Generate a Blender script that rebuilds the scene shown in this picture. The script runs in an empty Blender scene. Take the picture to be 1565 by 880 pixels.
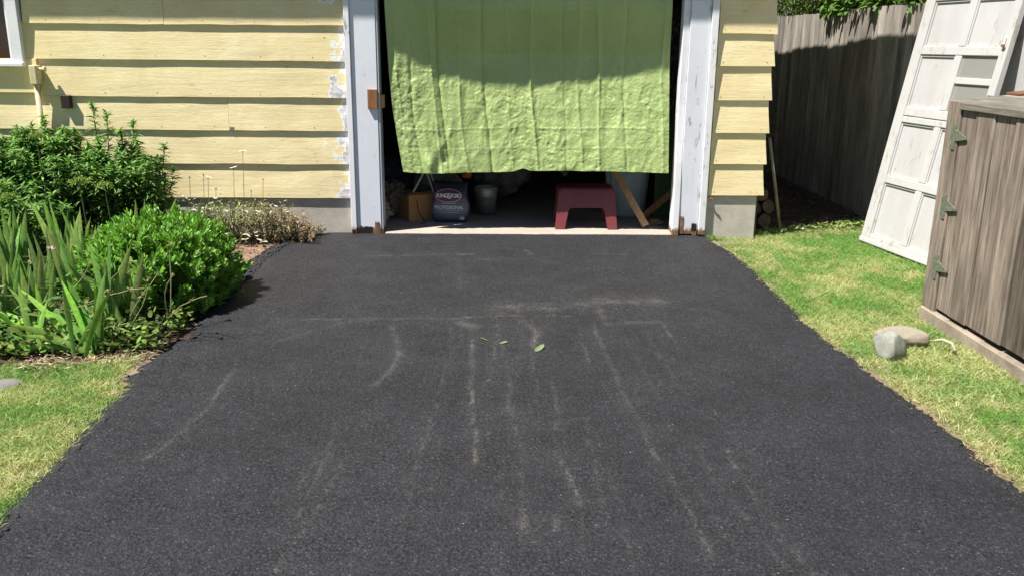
import bpy, bmesh, math, random
import numpy as np
from mathutils import Vector, Matrix, noise as mnoise
R = math.radians
rnd = random.Random(7)
rng = np.random.default_rng(11)
sc = bpy.context.scene
col = sc.collection

# ------------------------------------------------------------------ camera
CP = (-0.25304, -7.19297, 1.52892); YAW, PIT, ROL, FPX = 0.017106, 0.2708836, 0.00926052, 1346.258
cy, sy, cp, sp = math.cos(YAW), math.sin(YAW), math.cos(PIT), math.sin(PIT)
fwd = Vector((sy*cp, cy*cp, -sp)); rt = Vector((cy, -sy, 0)); up = rt.cross(fwd)
r2 = math.cos(ROL)*rt + math.sin(ROL)*up; u2 = -math.sin(ROL)*rt + math.cos(ROL)*up
cam = bpy.data.cameras.new('camera'); cam.sensor_width = 36; cam.lens = FPX/1565*36
cam.clip_start = .05; cam.clip_end = 500
co = bpy.data.objects.new('camera', cam); col.objects.link(co)
M = Matrix((r2, u2, -fwd)).transposed().to_4x4(); M.translation = CP
co.matrix_world = M; sc.camera = co

# ------------------------------------------------------------------ light
SUN = Vector((-.5, -.285, 1)).normalized()       # towards the sun
w = bpy.data.worlds.new('World'); sc.world = w; w.use_nodes = True
nt = w.node_tree; nt.nodes.clear()
sky = nt.nodes.new('ShaderNodeTexSky'); sky.sky_type = 'NISHITA'; sky.sun_disc = False
sky.sun_elevation = math.asin(SUN.z); sky.sun_rotation = math.atan2(SUN.x, SUN.y)
sky.air_density = .75; sky.dust_density = .15; sky.ozone_density = 1.6      # clear dry summer air
bg = nt.nodes.new('ShaderNodeBackground'); bg.inputs[1].default_value = .05
wo = nt.nodes.new('ShaderNodeOutputWorld')
nt.links.new(sky.outputs[0], bg.inputs[0]); nt.links.new(bg.outputs[0], wo.inputs[0])
sl = bpy.data.lights.new('sun', 'SUN'); sl.energy = 5; sl.angle = R(.5); sl.color = (1, .95, .87)
so = bpy.data.objects.new('sun', sl); col.objects.link(so)
so.rotation_euler = (-SUN).to_track_quat('-Z', 'Y').to_euler(); so.location = (-5, -3, 10)
sc.view_settings.view_transform = 'Standard'; sc.view_settings.look = 'None'
sc.view_settings.gamma = 1; sc.view_settings.exposure = .88

# ------------------------------------------------------------------ helpers
def tag(o, label=None, cat=None, group=None, kind=None):
    if label: o['label'] = label
    if cat: o['category'] = cat
    if group: o['group'] = group
    if kind: o['kind'] = kind
    return o
def empty(name, loc, label, cat, group=None):
    o = bpy.data.objects.new(name, None); o.empty_display_size = .1; o.location = loc
    col.objects.link(o); return tag(o, label, cat, group)
def link(name, me, mat=None, parent=None, smooth=False):
    o = bpy.data.objects.new(name, me); col.objects.link(o)
    if mat and not me.materials: me.materials.append(mat)
    if parent is not None:
        o.parent = parent
        l = Vector((0, 0, 0)); q = parent
        while q is not None: l += q.location; q = q.parent
        o.location = -l          # all meshes here are written in world coordinates
    if smooth: me.polygons.foreach_set('use_smooth', [True]*len(me.polygons))
    return o
def shape(name, V, F, mat, parent=None, smooth=False):
    me = bpy.data.meshes.new(name); me.from_pydata([tuple(v) for v in V], [], F); me.update()
    bm = bmesh.new(); bm.from_mesh(me); bmesh.ops.recalc_face_normals(bm, faces=bm.faces); bm.to_mesh(me); bm.free()
    return link(name, me, mat, parent, smooth)
def big(name, V, F, mat, parent=None, C=None, smooth=False):       # numpy quads / tris
    me = bpy.data.meshes.new(name); V = np.asarray(V, np.float32); F = np.asarray(F, np.int32); k = F.shape[1]
    me.vertices.add(len(V)); me.vertices.foreach_set('co', V.ravel())
    me.loops.add(F.size); me.loops.foreach_set('vertex_index', F.ravel())
    me.polygons.add(len(F)); me.polygons.foreach_set('loop_start', np.arange(len(F), dtype=np.int32)*k)
    me.polygons.foreach_set('loop_total', np.full(len(F), k, np.int32))
    if C is not None:
        a = me.color_attributes.new('Col', 'FLOAT_COLOR', 'POINT')
        c4 = np.ones((len(V), 4), np.float32); c4[:, :C.shape[1]] = C
        a.data.foreach_set('color', c4.ravel())
    me.update(calc_edges=True)
    return link(name, me, mat, parent, smooth)
class MB:
    def __init__(s): s.V = []; s.F = []
    def add(s, V, F):
        n = len(s.V); s.V += [Vector(v) for v in V]; s.F += [tuple(i+n for i in f) for f in F]; return s
    def box(s, x0, x1, y0, y1, z0, z1, j=0., m=None):
        V = [Vector((x, y, z)) for x in (x0, x1) for y in (y0, y1) for z in (z0, z1)]
        if j: V = [v+Vector((rnd.uniform(-j, j), rnd.uniform(-j, j), rnd.uniform(-j, j))) for v in V]
        if m is not None: V = [m @ v for v in V]
        return s.add(V, [(0, 1, 3, 2), (4, 6, 7, 5), (0, 4, 5, 1), (2, 3, 7, 6), (0, 2, 6, 4), (1, 5, 7, 3)])
    def tube(s, pts, rad, n=8, cap=True):
        pts = [Vector(p) for p in pts]; rad = rad if hasattr(rad, '__len__') else [rad]*len(pts)
        b = len(s.V); a = None
        for i, p in enumerate(pts):
            d = (pts[min(i+1, len(pts)-1)]-pts[max(i-1, 0)]).normalized()
            if a is None: a = d.orthogonal().normalized()
            a = (a-d*a.dot(d)).normalized(); c = d.cross(a)
            for k in range(n):
                t = 2*math.pi*k/n; s.V.append(p+(a*math.cos(t)+c*math.sin(t))*rad[i])
        for i in range(len(pts)-1):
            for k in range(n):
                s.F.append((b+i*n+k, b+i*n+(k+1) % n, b+(i+1)*n+(k+1) % n, b+(i+1)*n+k))
        if cap:
            s.F.append(tuple(b+k for k in range(n))[::-1]); s.F.append(tuple(b+(len(pts)-1)*n+k for k in range(n)))
        return s
    def prism(s, poly, ax, a0, a1, m=None):     # poly in the two other axes, extruded along ax
        n = len(poly); V = []
        for a in (a0, a1):
            for (p, q) in poly:
                v = {0: (a, p, q), 1: (p, a, q), 2: (p, q, a)}[ax]
                V.append(m @ Vector(v) if m is not None else Vector(v))
        return s.add(V, [tuple(range(n)), tuple(range(2*n-1, n-1, -1))]+[(i, (i+1) % n, n+(i+1) % n, n+i) for i in range(n)])
    def lathe(s, prof, c, n=24, wob=0):
        b = len(s.V)
        for (r, z) in prof:
            for k in range(n):
                t = 2*math.pi*k/n; s.V.append(Vector((c[0]+r*math.cos(t), c[1]+r*math.sin(t), c[2]+z)))
        for i in range(len(prof)-1):
            for k in range(n): s.F.append((b+i*n+k, b+i*n+(k+1) % n, b+(i+1)*n+(k+1) % n, b+(i+1)*n+k))
        return s
    def build(s, name, mat, parent=None, bevel=0, smooth=False, seg=1):
        me = bpy.data.meshes.new(name); me.from_pydata([tuple(v) for v in s.V], [], s.F)
        bm = bmesh.new(); bm.from_mesh(me); bmesh.ops.recalc_face_normals(bm, faces=bm.faces)
        if bevel: bmesh.ops.bevel(bm, geom=[e for e in bm.edges if len(e.link_faces) == 2 and e.calc_face_angle(0) > .5],
                                  offset=bevel, segments=seg, affect='EDGES', profile=.6)
        bm.to_mesh(me); bm.free()
        return link(name, me, mat, parent, smooth)
def box(name, x0, x1, y0, y1, z0, z1, mat, parent=None, bevel=0, j=0):
    return MB().box(x0, x1, y0, y1, z0, z1, j).build(name, mat, parent, bevel)

def hsh(i, j, s):
    n = (i.astype(np.int64)*73856093) ^ (j.astype(np.int64)*19349663) ^ (s*83492791)
    n = (n ^ (n >> 13))*1274126177 & 0x7fffffff
    n = (n ^ (n >> 16))*668265263 & 0x7fffffff
    return ((n ^ (n >> 15)) & 0xffff)/65535.
def ns(x, y, f, s=0):                     # value noise 0..1
    x = np.asarray(x)*f+1000; y = np.asarray(y)*f+1000; i = np.floor(x); j = np.floor(y)
    u = x-i; v = y-j; u = u*u*(3-2*u); v = v*v*(3-2*v)
    return (hsh(i, j, s)*(1-u)+hsh(i+1, j, s)*u)*(1-v)+(hsh(i, j+1, s)*(1-u)+hsh(i+1, j+1, s)*u)*v
def fb(x, y, f, s=0, o=3):
    r = 0; a = .5; t = 0
    for k in range(o): r = r+a*ns(x, y, f*2**k, s+k*7); t += a; a *= .55
    return r/t
def grid(us, vs):                          # index quads of a len(vs) x len(us) grid
    n, m = len(us), len(vs); I = np.arange(n*m).reshape(m, n)
    return np.stack([I[:-1, :-1], I[:-1, 1:], I[1:, 1:], I[1:, :-1]], -1).reshape(-1, 4)
def unit(a): return a/np.maximum(np.linalg.norm(a, axis=-1, keepdims=True), 1e-9)
def strips(B, D, S, L, W, bend, K, prof, C, fold=0., tipc=None):
    """N leaves as strips: base B, direction D, side S, length L, width W, bend vector at t^2"""
    B, D, S, bend = [np.asarray(a, float) for a in (B, D, S, bend)]; N = len(B)
    t = np.linspace(0, 1, K+1); pr = np.array([prof(a) for a in t])
    mid = B[:, None]+D[:, None]*(L[:, None]*t)[..., None]+bend[:, None]*(L[:, None]*t**2)[..., None]
    wd = S[:, None]*(W[:, None]*pr)[..., None]*.5
    if fold:
        nn = unit(np.cross(D, S))[:, None]*(W[:, None]*pr*fold)[..., None]
        P = np.stack([mid-wd, mid-nn, mid+wd], 2); c = 3
    else: P = np.stack([mid-wd, mid+wd], 2); c = 2
    base = (np.arange(N)*(K+1)*c)[:, None, None]; k = (np.arange(K)*c)[None, :, None]; q = np.arange(c-1)[None, None, :]
    a = base+k+q; F = np.stack([a, a+1, a+1+c, a+c], -1).reshape(-1, 4)
    CC = np.repeat(C[:, None], (K+1)*c, 1).reshape(N, K+1, c, 3)
    if tipc is not None: CC = CC*(1+(np.asarray(tipc)-1)*t[None, :, None, None])
    return P.reshape(-1, 3), F, CC.reshape(-1, 3)
def cat(parts):
    V = []; F = []; C = []; n = 0
    for v, f, c in parts: V.append(v); F.append(f+n); C.append(c); n += len(v)
    return np.concatenate(V), np.concatenate(F), np.concatenate(C)
lance = lambda t: max(0.04, math.sin(math.pi*min(1, t*.92+.08))**.8)
blade = lambda t: max(0.03, (1-t**2.2))*(.75+.25*t)
sword = lambda t: max(.02, (1-max(0, (t-.55)/.45)**1.6)*(.62+.7*t if t < .55 else 1.0))
ovate = lambda t: max(.08, math.sin(math.pi*(t*.86+.10))**.6)
def rdir(N, zlo, zhi):
    a = rng.uniform(0, 2*np.pi, N); z = rng.uniform(zlo, zhi, N); r = np.sqrt(np.clip(1-z*z, 0, 1))
    return np.stack([np.cos(a)*r, np.sin(a)*r, z], 1)
def sides(D):
    return unit(np.cross(D, np.array([0, 0, 1.])+rng.normal(0, .25, D.shape)))
def vary(c, N, a=.2, b=.1):
    c = np.array(c)[None]*(1+rng.normal(0, a, (N, 1)))*(1+rng.normal(0, b, (N, 3))); return np.clip(c, .003, .95)

# ------------------------------------------------------------------ materials
class NM:
    def __init__(s, name):
        s.m = bpy.data.materials.new(name); s.m.use_nodes = True; s.t = s.m.node_tree; s.n = s.t.nodes
        s.b = s.n['Principled BSDF']; s.b.inputs['Specular IOR Level'].default_value = .3
        s.pos = s.n.new('ShaderNodeNewGeometry').outputs['Position']; s.oi = None
    def lk(s, a, b): s.t.links.new(a, b)
    def put(s, sock, v):
        if hasattr(v, 'links') or isinstance(v, bpy.types.NodeSocket): s.lk(v, sock)
        else: sock.default_value = v
    def map(s, sc_=(1, 1, 1), loc=(0, 0, 0), rot=(0, 0, 0), vec=None):
        n = s.n.new('ShaderNodeMapping'); s.lk(vec or s.pos, n.inputs[0]); n.inputs[1].default_value = loc
        n.inputs[2].default_value = rot; n.inputs[3].default_value = sc_; return n.outputs[0]
    def noise(s, f, vec=None, d=4, r=.55, dist=0):
        n = s.n.new('ShaderNodeTexNoise'); n.inputs['Scale'].default_value = f; n.inputs['Detail'].default_value = d
        n.inputs['Roughness'].default_value = r; n.inputs['Distortion'].default_value = dist
        s.lk(vec or s.pos, n.inputs[0]); return n.outputs[0]
    def vor(s, f, vec=None, feat='F1', out=0):
        n = s.n.new('ShaderNodeTexVoronoi'); n.feature = feat; n.inputs['Scale'].default_value = f
        s.lk(vec or s.pos, n.inputs[0]); return n.outputs[out]
    def ramp(s, f, stops):
        n = s.n.new('ShaderNodeValToRGB'); s.lk(f, n.inputs[0]); e = n.color_ramp.elements
        while len(e) < len(stops): e.new(.5)
        for a, (p, c) in zip(e, stops): a.position = p; a.color = (c, c, c, 1) if isinstance(c, (int, float)) else (*c, 1)
        return n.outputs[0]
    def mix(s, f, a, b, mode='MIX'):
        n = s.n.new('ShaderNodeMix'); n.data_type = 'RGBA'; n.blend_type = mode
        s.put(n.inputs[0], f)
        for k, v in ((6, a), (7, b)): s.put(n.inputs[k], (*v, 1) if isinstance(v, tuple) and len(v) == 3 else v)
        return n.outputs[2]
    def mth(s, op, a, b=0., c=None):
        n = s.n.new('ShaderNodeMath'); n.operation = op; s.put(n.inputs[0], a); s.put(n.inputs[1], b)
        if c is not None: s.put(n.inputs[2], c)
        return n.outputs[0]
    def rand(s):
        if s.oi is None: s.oi = s.n.new('ShaderNodeObjectInfo')
        return s.oi.outputs['Random']
    def xyz(s, k):
        n = s.n.new('ShaderNodeSeparateXYZ'); s.lk(s.pos, n.inputs[0]); return n.outputs[k]
    def attr(s, nm='Col'):
        n = s.n.new('ShaderNodeAttribute'); n.attribute_name = nm; return n.outputs['Color']
    def bump(s, h, st=.4, d=.01):
        n = s.n.new('ShaderNodeBump'); n.inputs['Strength'].default_value = st; n.inputs['Distance'].default_value = d
        s.lk(h, n.inputs['Height'])
        if s.b.inputs['Normal'].links: s.lk(s.b.inputs['Normal'].links[0].from_socket, n.inputs['Normal'])
        s.lk(n.outputs[0], s.b.inputs['Normal']); return s
    def col(s, c, rough=.7, spec=None):
        s.put(s.b.inputs['Base Color'], (*c, 1) if isinstance(c, tuple) and len(c) == 3 else c)
        s.put(s.b.inputs['Roughness'], rough)
        if spec is not None: s.b.inputs['Specular IOR Level'].default_value = spec
        return s
def simple(name, c, rough=.7, var=.25, f=12, bump=.2, spec=.3, metal=0):
    m = NM(name); n = m.noise(f); d = tuple(x*(1-var) for x in c); l = tuple(min(1, x*(1+var)) for x in c)
    m.col(m.ramp(n, [(.3, d), (.7, l)]), rough, spec); m.b.inputs['Metallic'].default_value = metal
    if bump: m.bump(m.noise(f*5), bump, .004)
    return m.m
def leafmat(name, rough=.5, trans=.25, spec=.35):
    m = NM(name); c = m.attr(); n = m.noise(60, d=2)
    c = m.mix(1, c, m.ramp(n, [(.3, .75), (.75, 1.2)]), 'MULTIPLY'); m.col(c, rough, spec)
    tr = m.n.new('ShaderNodeBsdfTranslucent'); m.lk(m.mix(1, c, (1.1, 1.25, .5), 'MULTIPLY'), tr.inputs[0])
    mx = m.n.new('ShaderNodeMixShader'); mx.inputs[0].default_value = trans
    m.lk(m.b.outputs[0], mx.inputs[1]); m.lk(tr.outputs[0], mx.inputs[2])
    m.lk(mx.outputs[0], m.n['Material Output'].inputs[0]); return m.m

def siding_mat():
    m = NM('yellow_siding_paint'); r = m.rand()
    off = m.n.new('ShaderNodeCombineXYZ'); m.lk(m.mth('MULTIPLY', r, 37.), off.inputs[0]); m.lk(m.mth('MULTIPLY', r, 11.), off.inputs[2])
    va = m.n.new('ShaderNodeVectorMath'); va.operation = 'ADD'; m.lk(m.pos, va.inputs[0]); m.lk(off.outputs[0], va.inputs[1]); v = va.outputs[0]
    big_ = m.noise(3, v); grain = m.noise(26, m.map((.12, 1, 1.6), vec=v), 6, .65, .3)
    fine = m.noise(120, m.map((.2, 1, 1), vec=v), 4)
    base = m.ramp(big_, [(.25, (.72, .60, .325)), (.55, (.80, .685, .40)), (.8, (.85, .745, .465))])
    base = m.mix(1, base, m.ramp(fine, [(.25, .92), (.6, 1.03)]), 'MULTIPLY')
    st_ = m.ramp(m.noise(5, m.map((.25, 1, 1.3), vec=v), 5, .65), [(.52, 0.), (.75, .28)]); base = m.mix(st_, base, (.50, .42, .26))
    # hairline cracks along the grain, thicker where the paint fails
    cz = m.noise(9, m.map((.45, 1, 1.2), vec=v), 3)
    lines = m.noise(85, m.map((.07, 1, 1.25), vec=v), 5, .7, .8)
    crack = m.mth('MULTIPLY', m.ramp(lines, [(.595, 0.), (.65, 1.)]), m.ramp(cz, [(.48, 0.), (.64, .6)]))
    base = m.mix(crack, base, (.33, .27, .15))
    sp = m.ramp(m.noise(30, m.map((.5, 1, 1), vec=v), 6, .7), [(.69, 0.), (.71, 1.)])
    base = m.mix(sp, base, (.24, .20, .15))
    # scraped white primer next to the door casing
    x = m.xyz(0); e = m.mth('ADD', x, m.mth('MULTIPLY', m.mth('SUBTRACT', m.noise(6, v, 6, .6), .5), .95))
    pr = m.mth('MULTIPLY', m.ramp(e, [(.0, 0.), (.001, 1.)]), 0.)
    mr = m.n.new('ShaderNodeMapRange'); m.lk(e, mr.inputs[0]); mr.inputs[1].default_value = -1.515; mr.inputs[2].default_value = -1.495
    lt = m.mth('LESS_THAN', x, -1.40); pr = m.mth('MULTIPLY', mr.outputs[0], lt)
    mr2 = m.n.new('ShaderNodeMapRange'); m.lk(e, mr2.inputs[0]); mr2.inputs[1].default_value = -1.47; mr2.inputs[2].default_value = -1.45
    gw = m.ramp(m.noise(25, m.map((.5, 1, 1), vec=v), 5), [(.4, (.42, .40, .39)), (.6, (.66, .66, .68))])
    base = m.mix(pr, base, m.mix(mr2.outputs[0], (.80, .80, .80), gw))
    m.col(base, .62, .25)
    h = m.mth('ADD', m.mth('MULTIPLY', grain, .6), m.mth('MULTIPLY', crack, -.8)); h = m.mth('ADD', h, m.mth('MULTIPLY', fine, .25))
    m.bump(h, .6, .006); return m.m

def white_mat(name, c=(.78, .80, .84), peel=.66, ax=2, peelc=(.36, .33, .30), dirt=.0, rot=False):
    m = NM(name); s = [1, 1, 1]; s[ax] = .12
    v = m.map(tuple(s)); n = m.noise(5); g = m.noise(40, v, 6, .7)
    b = m.ramp(n, [(.3, tuple(x*.93 for x in c)), (.7, c)])
    p = m.mth('MULTIPLY', m.ramp(m.noise(24, m.map(tuple([1, 1, 1] if ax != 2 else [1, 1, .3])), 6, .75, .5), [(peel, 0.), (peel+.02, 1.)]), m.ramp(m.noise(3, None, 3), [(.45, 0.), (.6, 1.)]))
    b = m.mix(p, b, peelc)
    if dirt: b = m.mix(m.mth('MULTIPLY', m.ramp(m.noise(4, m.map(tuple(s)), 6, .7), [(.4, 0.), (.75, 1.)]), dirt), b, (.42, .40, .38))
    if rot:
        z = m.xyz(2); e = m.mth('ADD', z, m.mth('MULTIPLY', m.noise(28, None, 5, .7), -.12))
        mr = m.n.new('ShaderNodeMapRange'); m.lk(e, mr.inputs[0]); mr.inputs[1].default_value = .0; mr.inputs[2].default_value = -.02
        b = m.mix(mr.outputs[0], b, (.22, .12, .06))
    m.col(b, .5, .35); m.bump(m.mth('ADD', g, m.mth('MULTIPLY', p, -1.)), .35, .003); return m.m

def wood_mat(name, c1, c2, ax=2, f=30, str_=.10, dark=(.05, .045, .04), rv=.25):
    m = NM(name); r = m.rand()
    off = m.n.new('ShaderNodeCombineXYZ')
    for k in range(3): m.lk(m.mth('MULTIPLY', r, 23.+k*9), off.inputs[k])
    va = m.n.new('ShaderNodeVectorMath'); va.operation = 'ADD'; m.lk(m.pos, va.inputs[0]); m.lk(off.outputs[0], va.inputs[1]); v = va.outputs[0]
    s = [1, 1, 1]; s[ax] = str_; g = m.noise(f, m.map(tuple(s), vec=v), 8, .68, .6)
    s2 = [1, 1, 1]; s2[ax] = .05; g2 = m.noise(f*3, m.map(tuple(s2), vec=v), 4, .6)
    s3 = [1, 1, 1]; s3[ax] = .35; g3 = m.noise(4.5, m.map(tuple(s3), vec=v), 4, .6)
    b = m.ramp(g, [(.30, c1), (.62, c2)])
    b = m.mix(1, b, m.ramp(g3, [(.3, .60), (.7, 1.30)]), 'MULTIPLY')
    b = m.mix(m.ramp(g2, [(.62, 0.), (.70, .75)]), b, dark)
    b = m.mix(1, b, m.ramp(r, [(0, 1-rv), (1, 1+rv)]), 'MULTIPLY')
    m.col(b, .8, .15); m.bump(m.mth('ADD', g, m.mth('MULTIPLY', g2, -.7)), .6, .005); return m.m

def concrete_mat(name, c, dark=.6, f=6):
    m = NM(name); b = m.ramp(m.noise(f, None, 6, .65), [(.3, tuple(x*dark for x in c)), (.65, c)])
    sp = m.vor(140, None, 'F1', 0); b = m.mix(1, b, m.ramp(sp, [(.1, .82), (.5, 1.08)]), 'MULTIPLY')
    b = m.mix(m.ramp(m.noise(55, None, 3), [(.66, 0.), (.72, .6)]), b, tuple(x*.35 for x in c))
    m.col(b, .9, .15); m.bump(m.noise(90, None, 5), .5, .004); return m.m

def asphalt_mat():
    m = NM('asphalt'); vor = m.vor(135); cellc = m.vor(135, None, 'F1', 1); fine = m.vor(330)
    sep = m.n.new('ShaderNodeSeparateColor'); m.lk(cellc, sep.inputs[0])
    b = m.ramp(sep.outputs[0], [(.0, (.017, .0175, .022)), (.55, (.027, .028, .0345)), (.95, (.040, .0415, .049)), (1., (.080, .082, .090))])
    b = m.mix(m.ramp(vor, [(.35, 0.), (.75, 1.)]), b, (.014, .014, .017))
    b = m.mix(1, b, m.ramp(m.noise(2.2, None, 5, .6), [(.3, .80), (.7, 1.22)]), 'MULTIPLY')
    b = m.mix(1, b, m.ramp(m.noise(22, None, 3, .6), [(.3, .82), (.7, 1.2)]), 'MULTIPLY')
    pit = m.mth('MULTIPLY', m.ramp(m.noise(75, None, 4, .6), [(.53, 0.), (.60, 1.)]), m.ramp(m.noise(5, None, 4, .6), [(.36, .12), (.62, .95)]))
    b = m.mix(pit, b, (.007, .007, .009))
    at = m.attr(); sc_ = m.n.new('ShaderNodeSeparateColor'); m.lk(at, sc_.inputs[0])
    dn = m.mth('MULTIPLY', m.ramp(m.noise(85, None, 5, .75), [(.40, .02), (.62, 1.)]), m.ramp(m.noise(9, None, 4, .6), [(.3, .35), (.65, 1.)]))
    d = m.mth('MULTIPLY', sc_.outputs[0], dn)
    film = m.mth('MULTIPLY', m.ramp(m.noise(1.3, None, 4, .6), [(.48, 0.), (.85, .05)]), m.ramp(fine, [(.2, 1.), (.5, .2)]))
    d = m.mth('MAXIMUM', d, film)
    b = m.mix(d, b, (.235, .215, .19))
    spk = m.n.new('ShaderNodeSeparateColor'); m.lk(m.vor(42, None, 'F1', 1), spk.inputs[0])
    pt = m.mth('MULTIPLY', m.mth('GREATER_THAN', spk.outputs[1], .992), m.mth('LESS_THAN', m.vor(42), .13))
    b = m.mix(pt, b, (.24, .225, .20))
    m.col(b, m.ramp(sep.outputs[1], [(0, .55), (1, .85)]), .35)
    m.bump(m.mth('ADD', m.mth('ADD', m.mth('MULTIPLY', vor, -.8), m.mth('MULTIPLY', m.noise(60, None, 3), .8)), m.mth('MULTIPLY', pit, -1.2)), .7, .005)
    return m.m

def ground_mat():
    m = NM('ground'); b = m.attr(); n = m.noise(45, None, 6, .7)
    b = m.mix(1, b, m.ramp(n, [(.25, .55), (.75, 1.45)]), 'MULTIPLY')
    b = m.mix(m.ramp(m.noise(90, None, 4), [(.60, 0.), (.66, .5)]), b, (.30, .24, .17))
    m.col(b, .95, .1); m.bump(m.noise(60, None, 6, .7), .9, .015); return m.m

def tarp_mat():
    m = NM('woven_green_tarp')
    n = m.noise(3); b = m.ramp(n, [(.3, (.31, .42, .135)), (.7, (.385, .485, .175))])
    wv = m.noise(240, m.map((1, 1, .06)), 2); wh = m.noise(240, m.map((.06, 1, 1)), 2)
    b = m.mix(1, b, m.ramp(m.mth('ADD', wv, wh), [(.7, .9), (1.3, 1.1)]), 'MULTIPLY')
    m.col(b, .42, 1.0)
    m.bump(m.noise(38, m.map((1, 1, .8)), 5, .65, 1.2), .85, .008); m.bump(m.mth('ADD', wv, wh), .15, .001)
    tr = m.n.new('ShaderNodeBsdfTranslucent'); m.lk(b, tr.inputs[0]); mx = m.n.new('ShaderNodeMixShader'); mx.inputs[0].default_value = .02
    m.lk(m.b.outputs[0], mx.inputs[1]); m.lk(tr.outputs[0], mx.inputs[2]); m.lk(mx.outputs[0], m.n['Material Output'].inputs[0])
    return m.m
def glass_mat(name, c, rough=.04, a=.25):
    m = NM(name); g = m.n.new('ShaderNodeBsdfGlossy'); g.inputs['Roughness'].default_value = rough
    t = m.n.new('ShaderNodeBsdfTransparent'); t.inputs[0].default_value = (*c, 1)
    f = m.n.new('ShaderNodeFresnel'); mx = m.n.new('ShaderNodeMixShader'); bf = m.n['Geometry'].outputs['Backfacing']; m.lk(m.mth('MULTIPLY', f.outputs[0], m.mth('SUBTRACT', 1., bf)), mx.inputs[0])
    d = m.n.new('ShaderNodeBsdfDiffuse'); d.inputs[0].default_value = (.5, .5, .47, 1); m2 = m.n.new('ShaderNodeMixShader')
    m2.inputs[0].default_value = a
    m.lk(t.outputs[0], m2.inputs[1]); m.lk(d.outputs[0], m2.inputs[2]); m.lk(m2.outputs[0], mx.inputs[1]); m.lk(g.outputs[0], mx.inputs[2])
    m.lk(mx.outputs[0], m.n['Material Output'].inputs[0]); return m.m

SID = siding_mat(); TRIM = white_mat('trim_paint', (.74, .77, .84), .62, 2, rot=True)
CASE = white_mat('casing_paint', (.82, .83, .86), .60, 2, rot=True)
WIN = white_mat('window_paint', (.78, .79, .82), .68)
DOORP = white_mat('old_door_paint', (.52, .52, .515), .56, 2, (.40, .34, .28), .35)
DOORPAN = white_mat('old_panel_paint', (.50, .50, .505), .60, 2, (.30, .27, .23), .85)
FENCE = wood_mat('fence_wood', (.21, .19, .17), (.41, .375, .33), 2, 26, .07)
CAB = wood_mat('weathered_box_wood', (.076, .057, .045), (.262, .218, .178), 2, 38, .06, (.05, .04, .035), .34)
LIDM = wood_mat('lid_wood', (.15, .14, .12), (.27, .25, .21), 1, 30, .1)
REDW = wood_mat('red_brown_wood', (.20, .09, .05), (.33, .16, .09), 1, 30, .1)
BROWNW = wood_mat('brown_wood', (.20, .09, .045), (.36, .18, .09), 2, 30, .1)
PINE = wood_mat('pine_wood', (.38, .22, .10), (.55, .36, .18), 2, 30, .1, (.2, .1, .05), .1)
BARK = wood_mat('bark', (.06, .045, .035), (.16, .12, .09), 1, 25, .2)
CUT = simple('cut_wood', (.12, .09, .065), .9, .4, 25)
CONC = concrete_mat('foundation_concrete', (.50, .46, .40), .72)
BLOCK = concrete_mat('block_concrete', (.52, .49, .43), .75)
FLOORM = concrete_mat('floor_concrete', (.42, .365, .31), .8, 3)
SILLM = concrete_mat('sill_concrete', (.36, .30, .235), .55)
STONE = concrete_mat('grey_stone', (.31, .32, .275), .6, 14)
STONE2 = concrete_mat('tan_stone', (.31, .275, .215), .75, 10)
PAVER = concrete_mat('paver_stone', (.21, .20, .19), .75, 10)
ASPH = asphalt_mat(); GRND = ground_mat(); TARP = tarp_mat()
LEAF = leafmat('leaf'); GRASSM = leafmat('grass_blade', .6, .3, .2); DRYM = leafmat('dry_leaf', .8, .1, .1); WAXY = leafmat('fleshy_leaf', .5, .2, .22)
SEDM = leafmat('sedum_leaf', .42, .22, .4)
CRUMB = simple('asphalt_crumb', (.030, .030, .034), .7, .5, 90, .4, .35)
DARKIN = simple('dark_interior_wood', (.085, .072, .06), .9, .4, 6)
ROOFM = simple('roofing', (.10, .09, .08), .9, .3, 20)
FASC = simple('fascia_paint', (.6, .6, .6), .6)
PIPE = simple('yellow_conduit_paint', (.62, .54, .33), .5, .12, 20)
VENT = simple('vent_metal', (.030, .018, .015), .6)
WGLASS = NM('window_glass').col((.028, .012, .010), .06, .6).m
DGLASS = glass_mat('door_glass', (.86, .88, .86), .05, .38)
HINGE = simple('corroded_brass', (.22, .25, .18), .6, .35, 60, .3, .5, .5)
RUST = simple('rusty_metal', (.20, .09, .05), .8, .4, 50)

# ------------------------------------------------------------------ ground
def edgeL(y): return np.interp(-y, [0, .04, .5, .92, 1.47, 2.2, 2.62, 2.96, 3.44, 3.92, 4.33, 4.63, 12], [-1.72, -1.745, -1.92, -1.955, -1.93, -1.91, -1.89, -1.94, -1.915, -1.905, -1.885, -1.86, -1.84])
def edgeR(y): return np.interp(-y, [0, .16, .63, 1.32, 2.03, 2.6, 3.07, 3.5, 3.75, 4.06, 4.41, 12], [1.43, 1.445, 1.50, 1.51, 1.475, 1.48, 1.52, 1.563, 1.59, 1.575, 1.615, 1.68])
def bedmask(x, y):      # 1 inside the planted bed
    e = -3.05+.25*(x+2.1)*.9+.12*(fb(x, y, 3, 5)-.5)
    return np.clip((y-e)/.12, 0, 1)*(x < -1.6)*(x > -7)*(y < 1)
xs = np.concatenate([[-120, -60, -30, -15, -9], np.arange(-6, 5.01, .05), [6.5, 9, 15, 30, 60, 120]])
ys = np.concatenate([[-120, -60, -30, -15], np.arange(-9, 4.01, .05), [5, 7, 10, 20, 60, 120]])
X, Y = np.meshgrid(xs, ys); Z = -.024+.02*(fb(X, Y, 2.2, 1)-.5)
bd = bedmask(X, Y); Z += bd*.03*(fb(X, Y, 9, 3)-.35)
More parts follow.
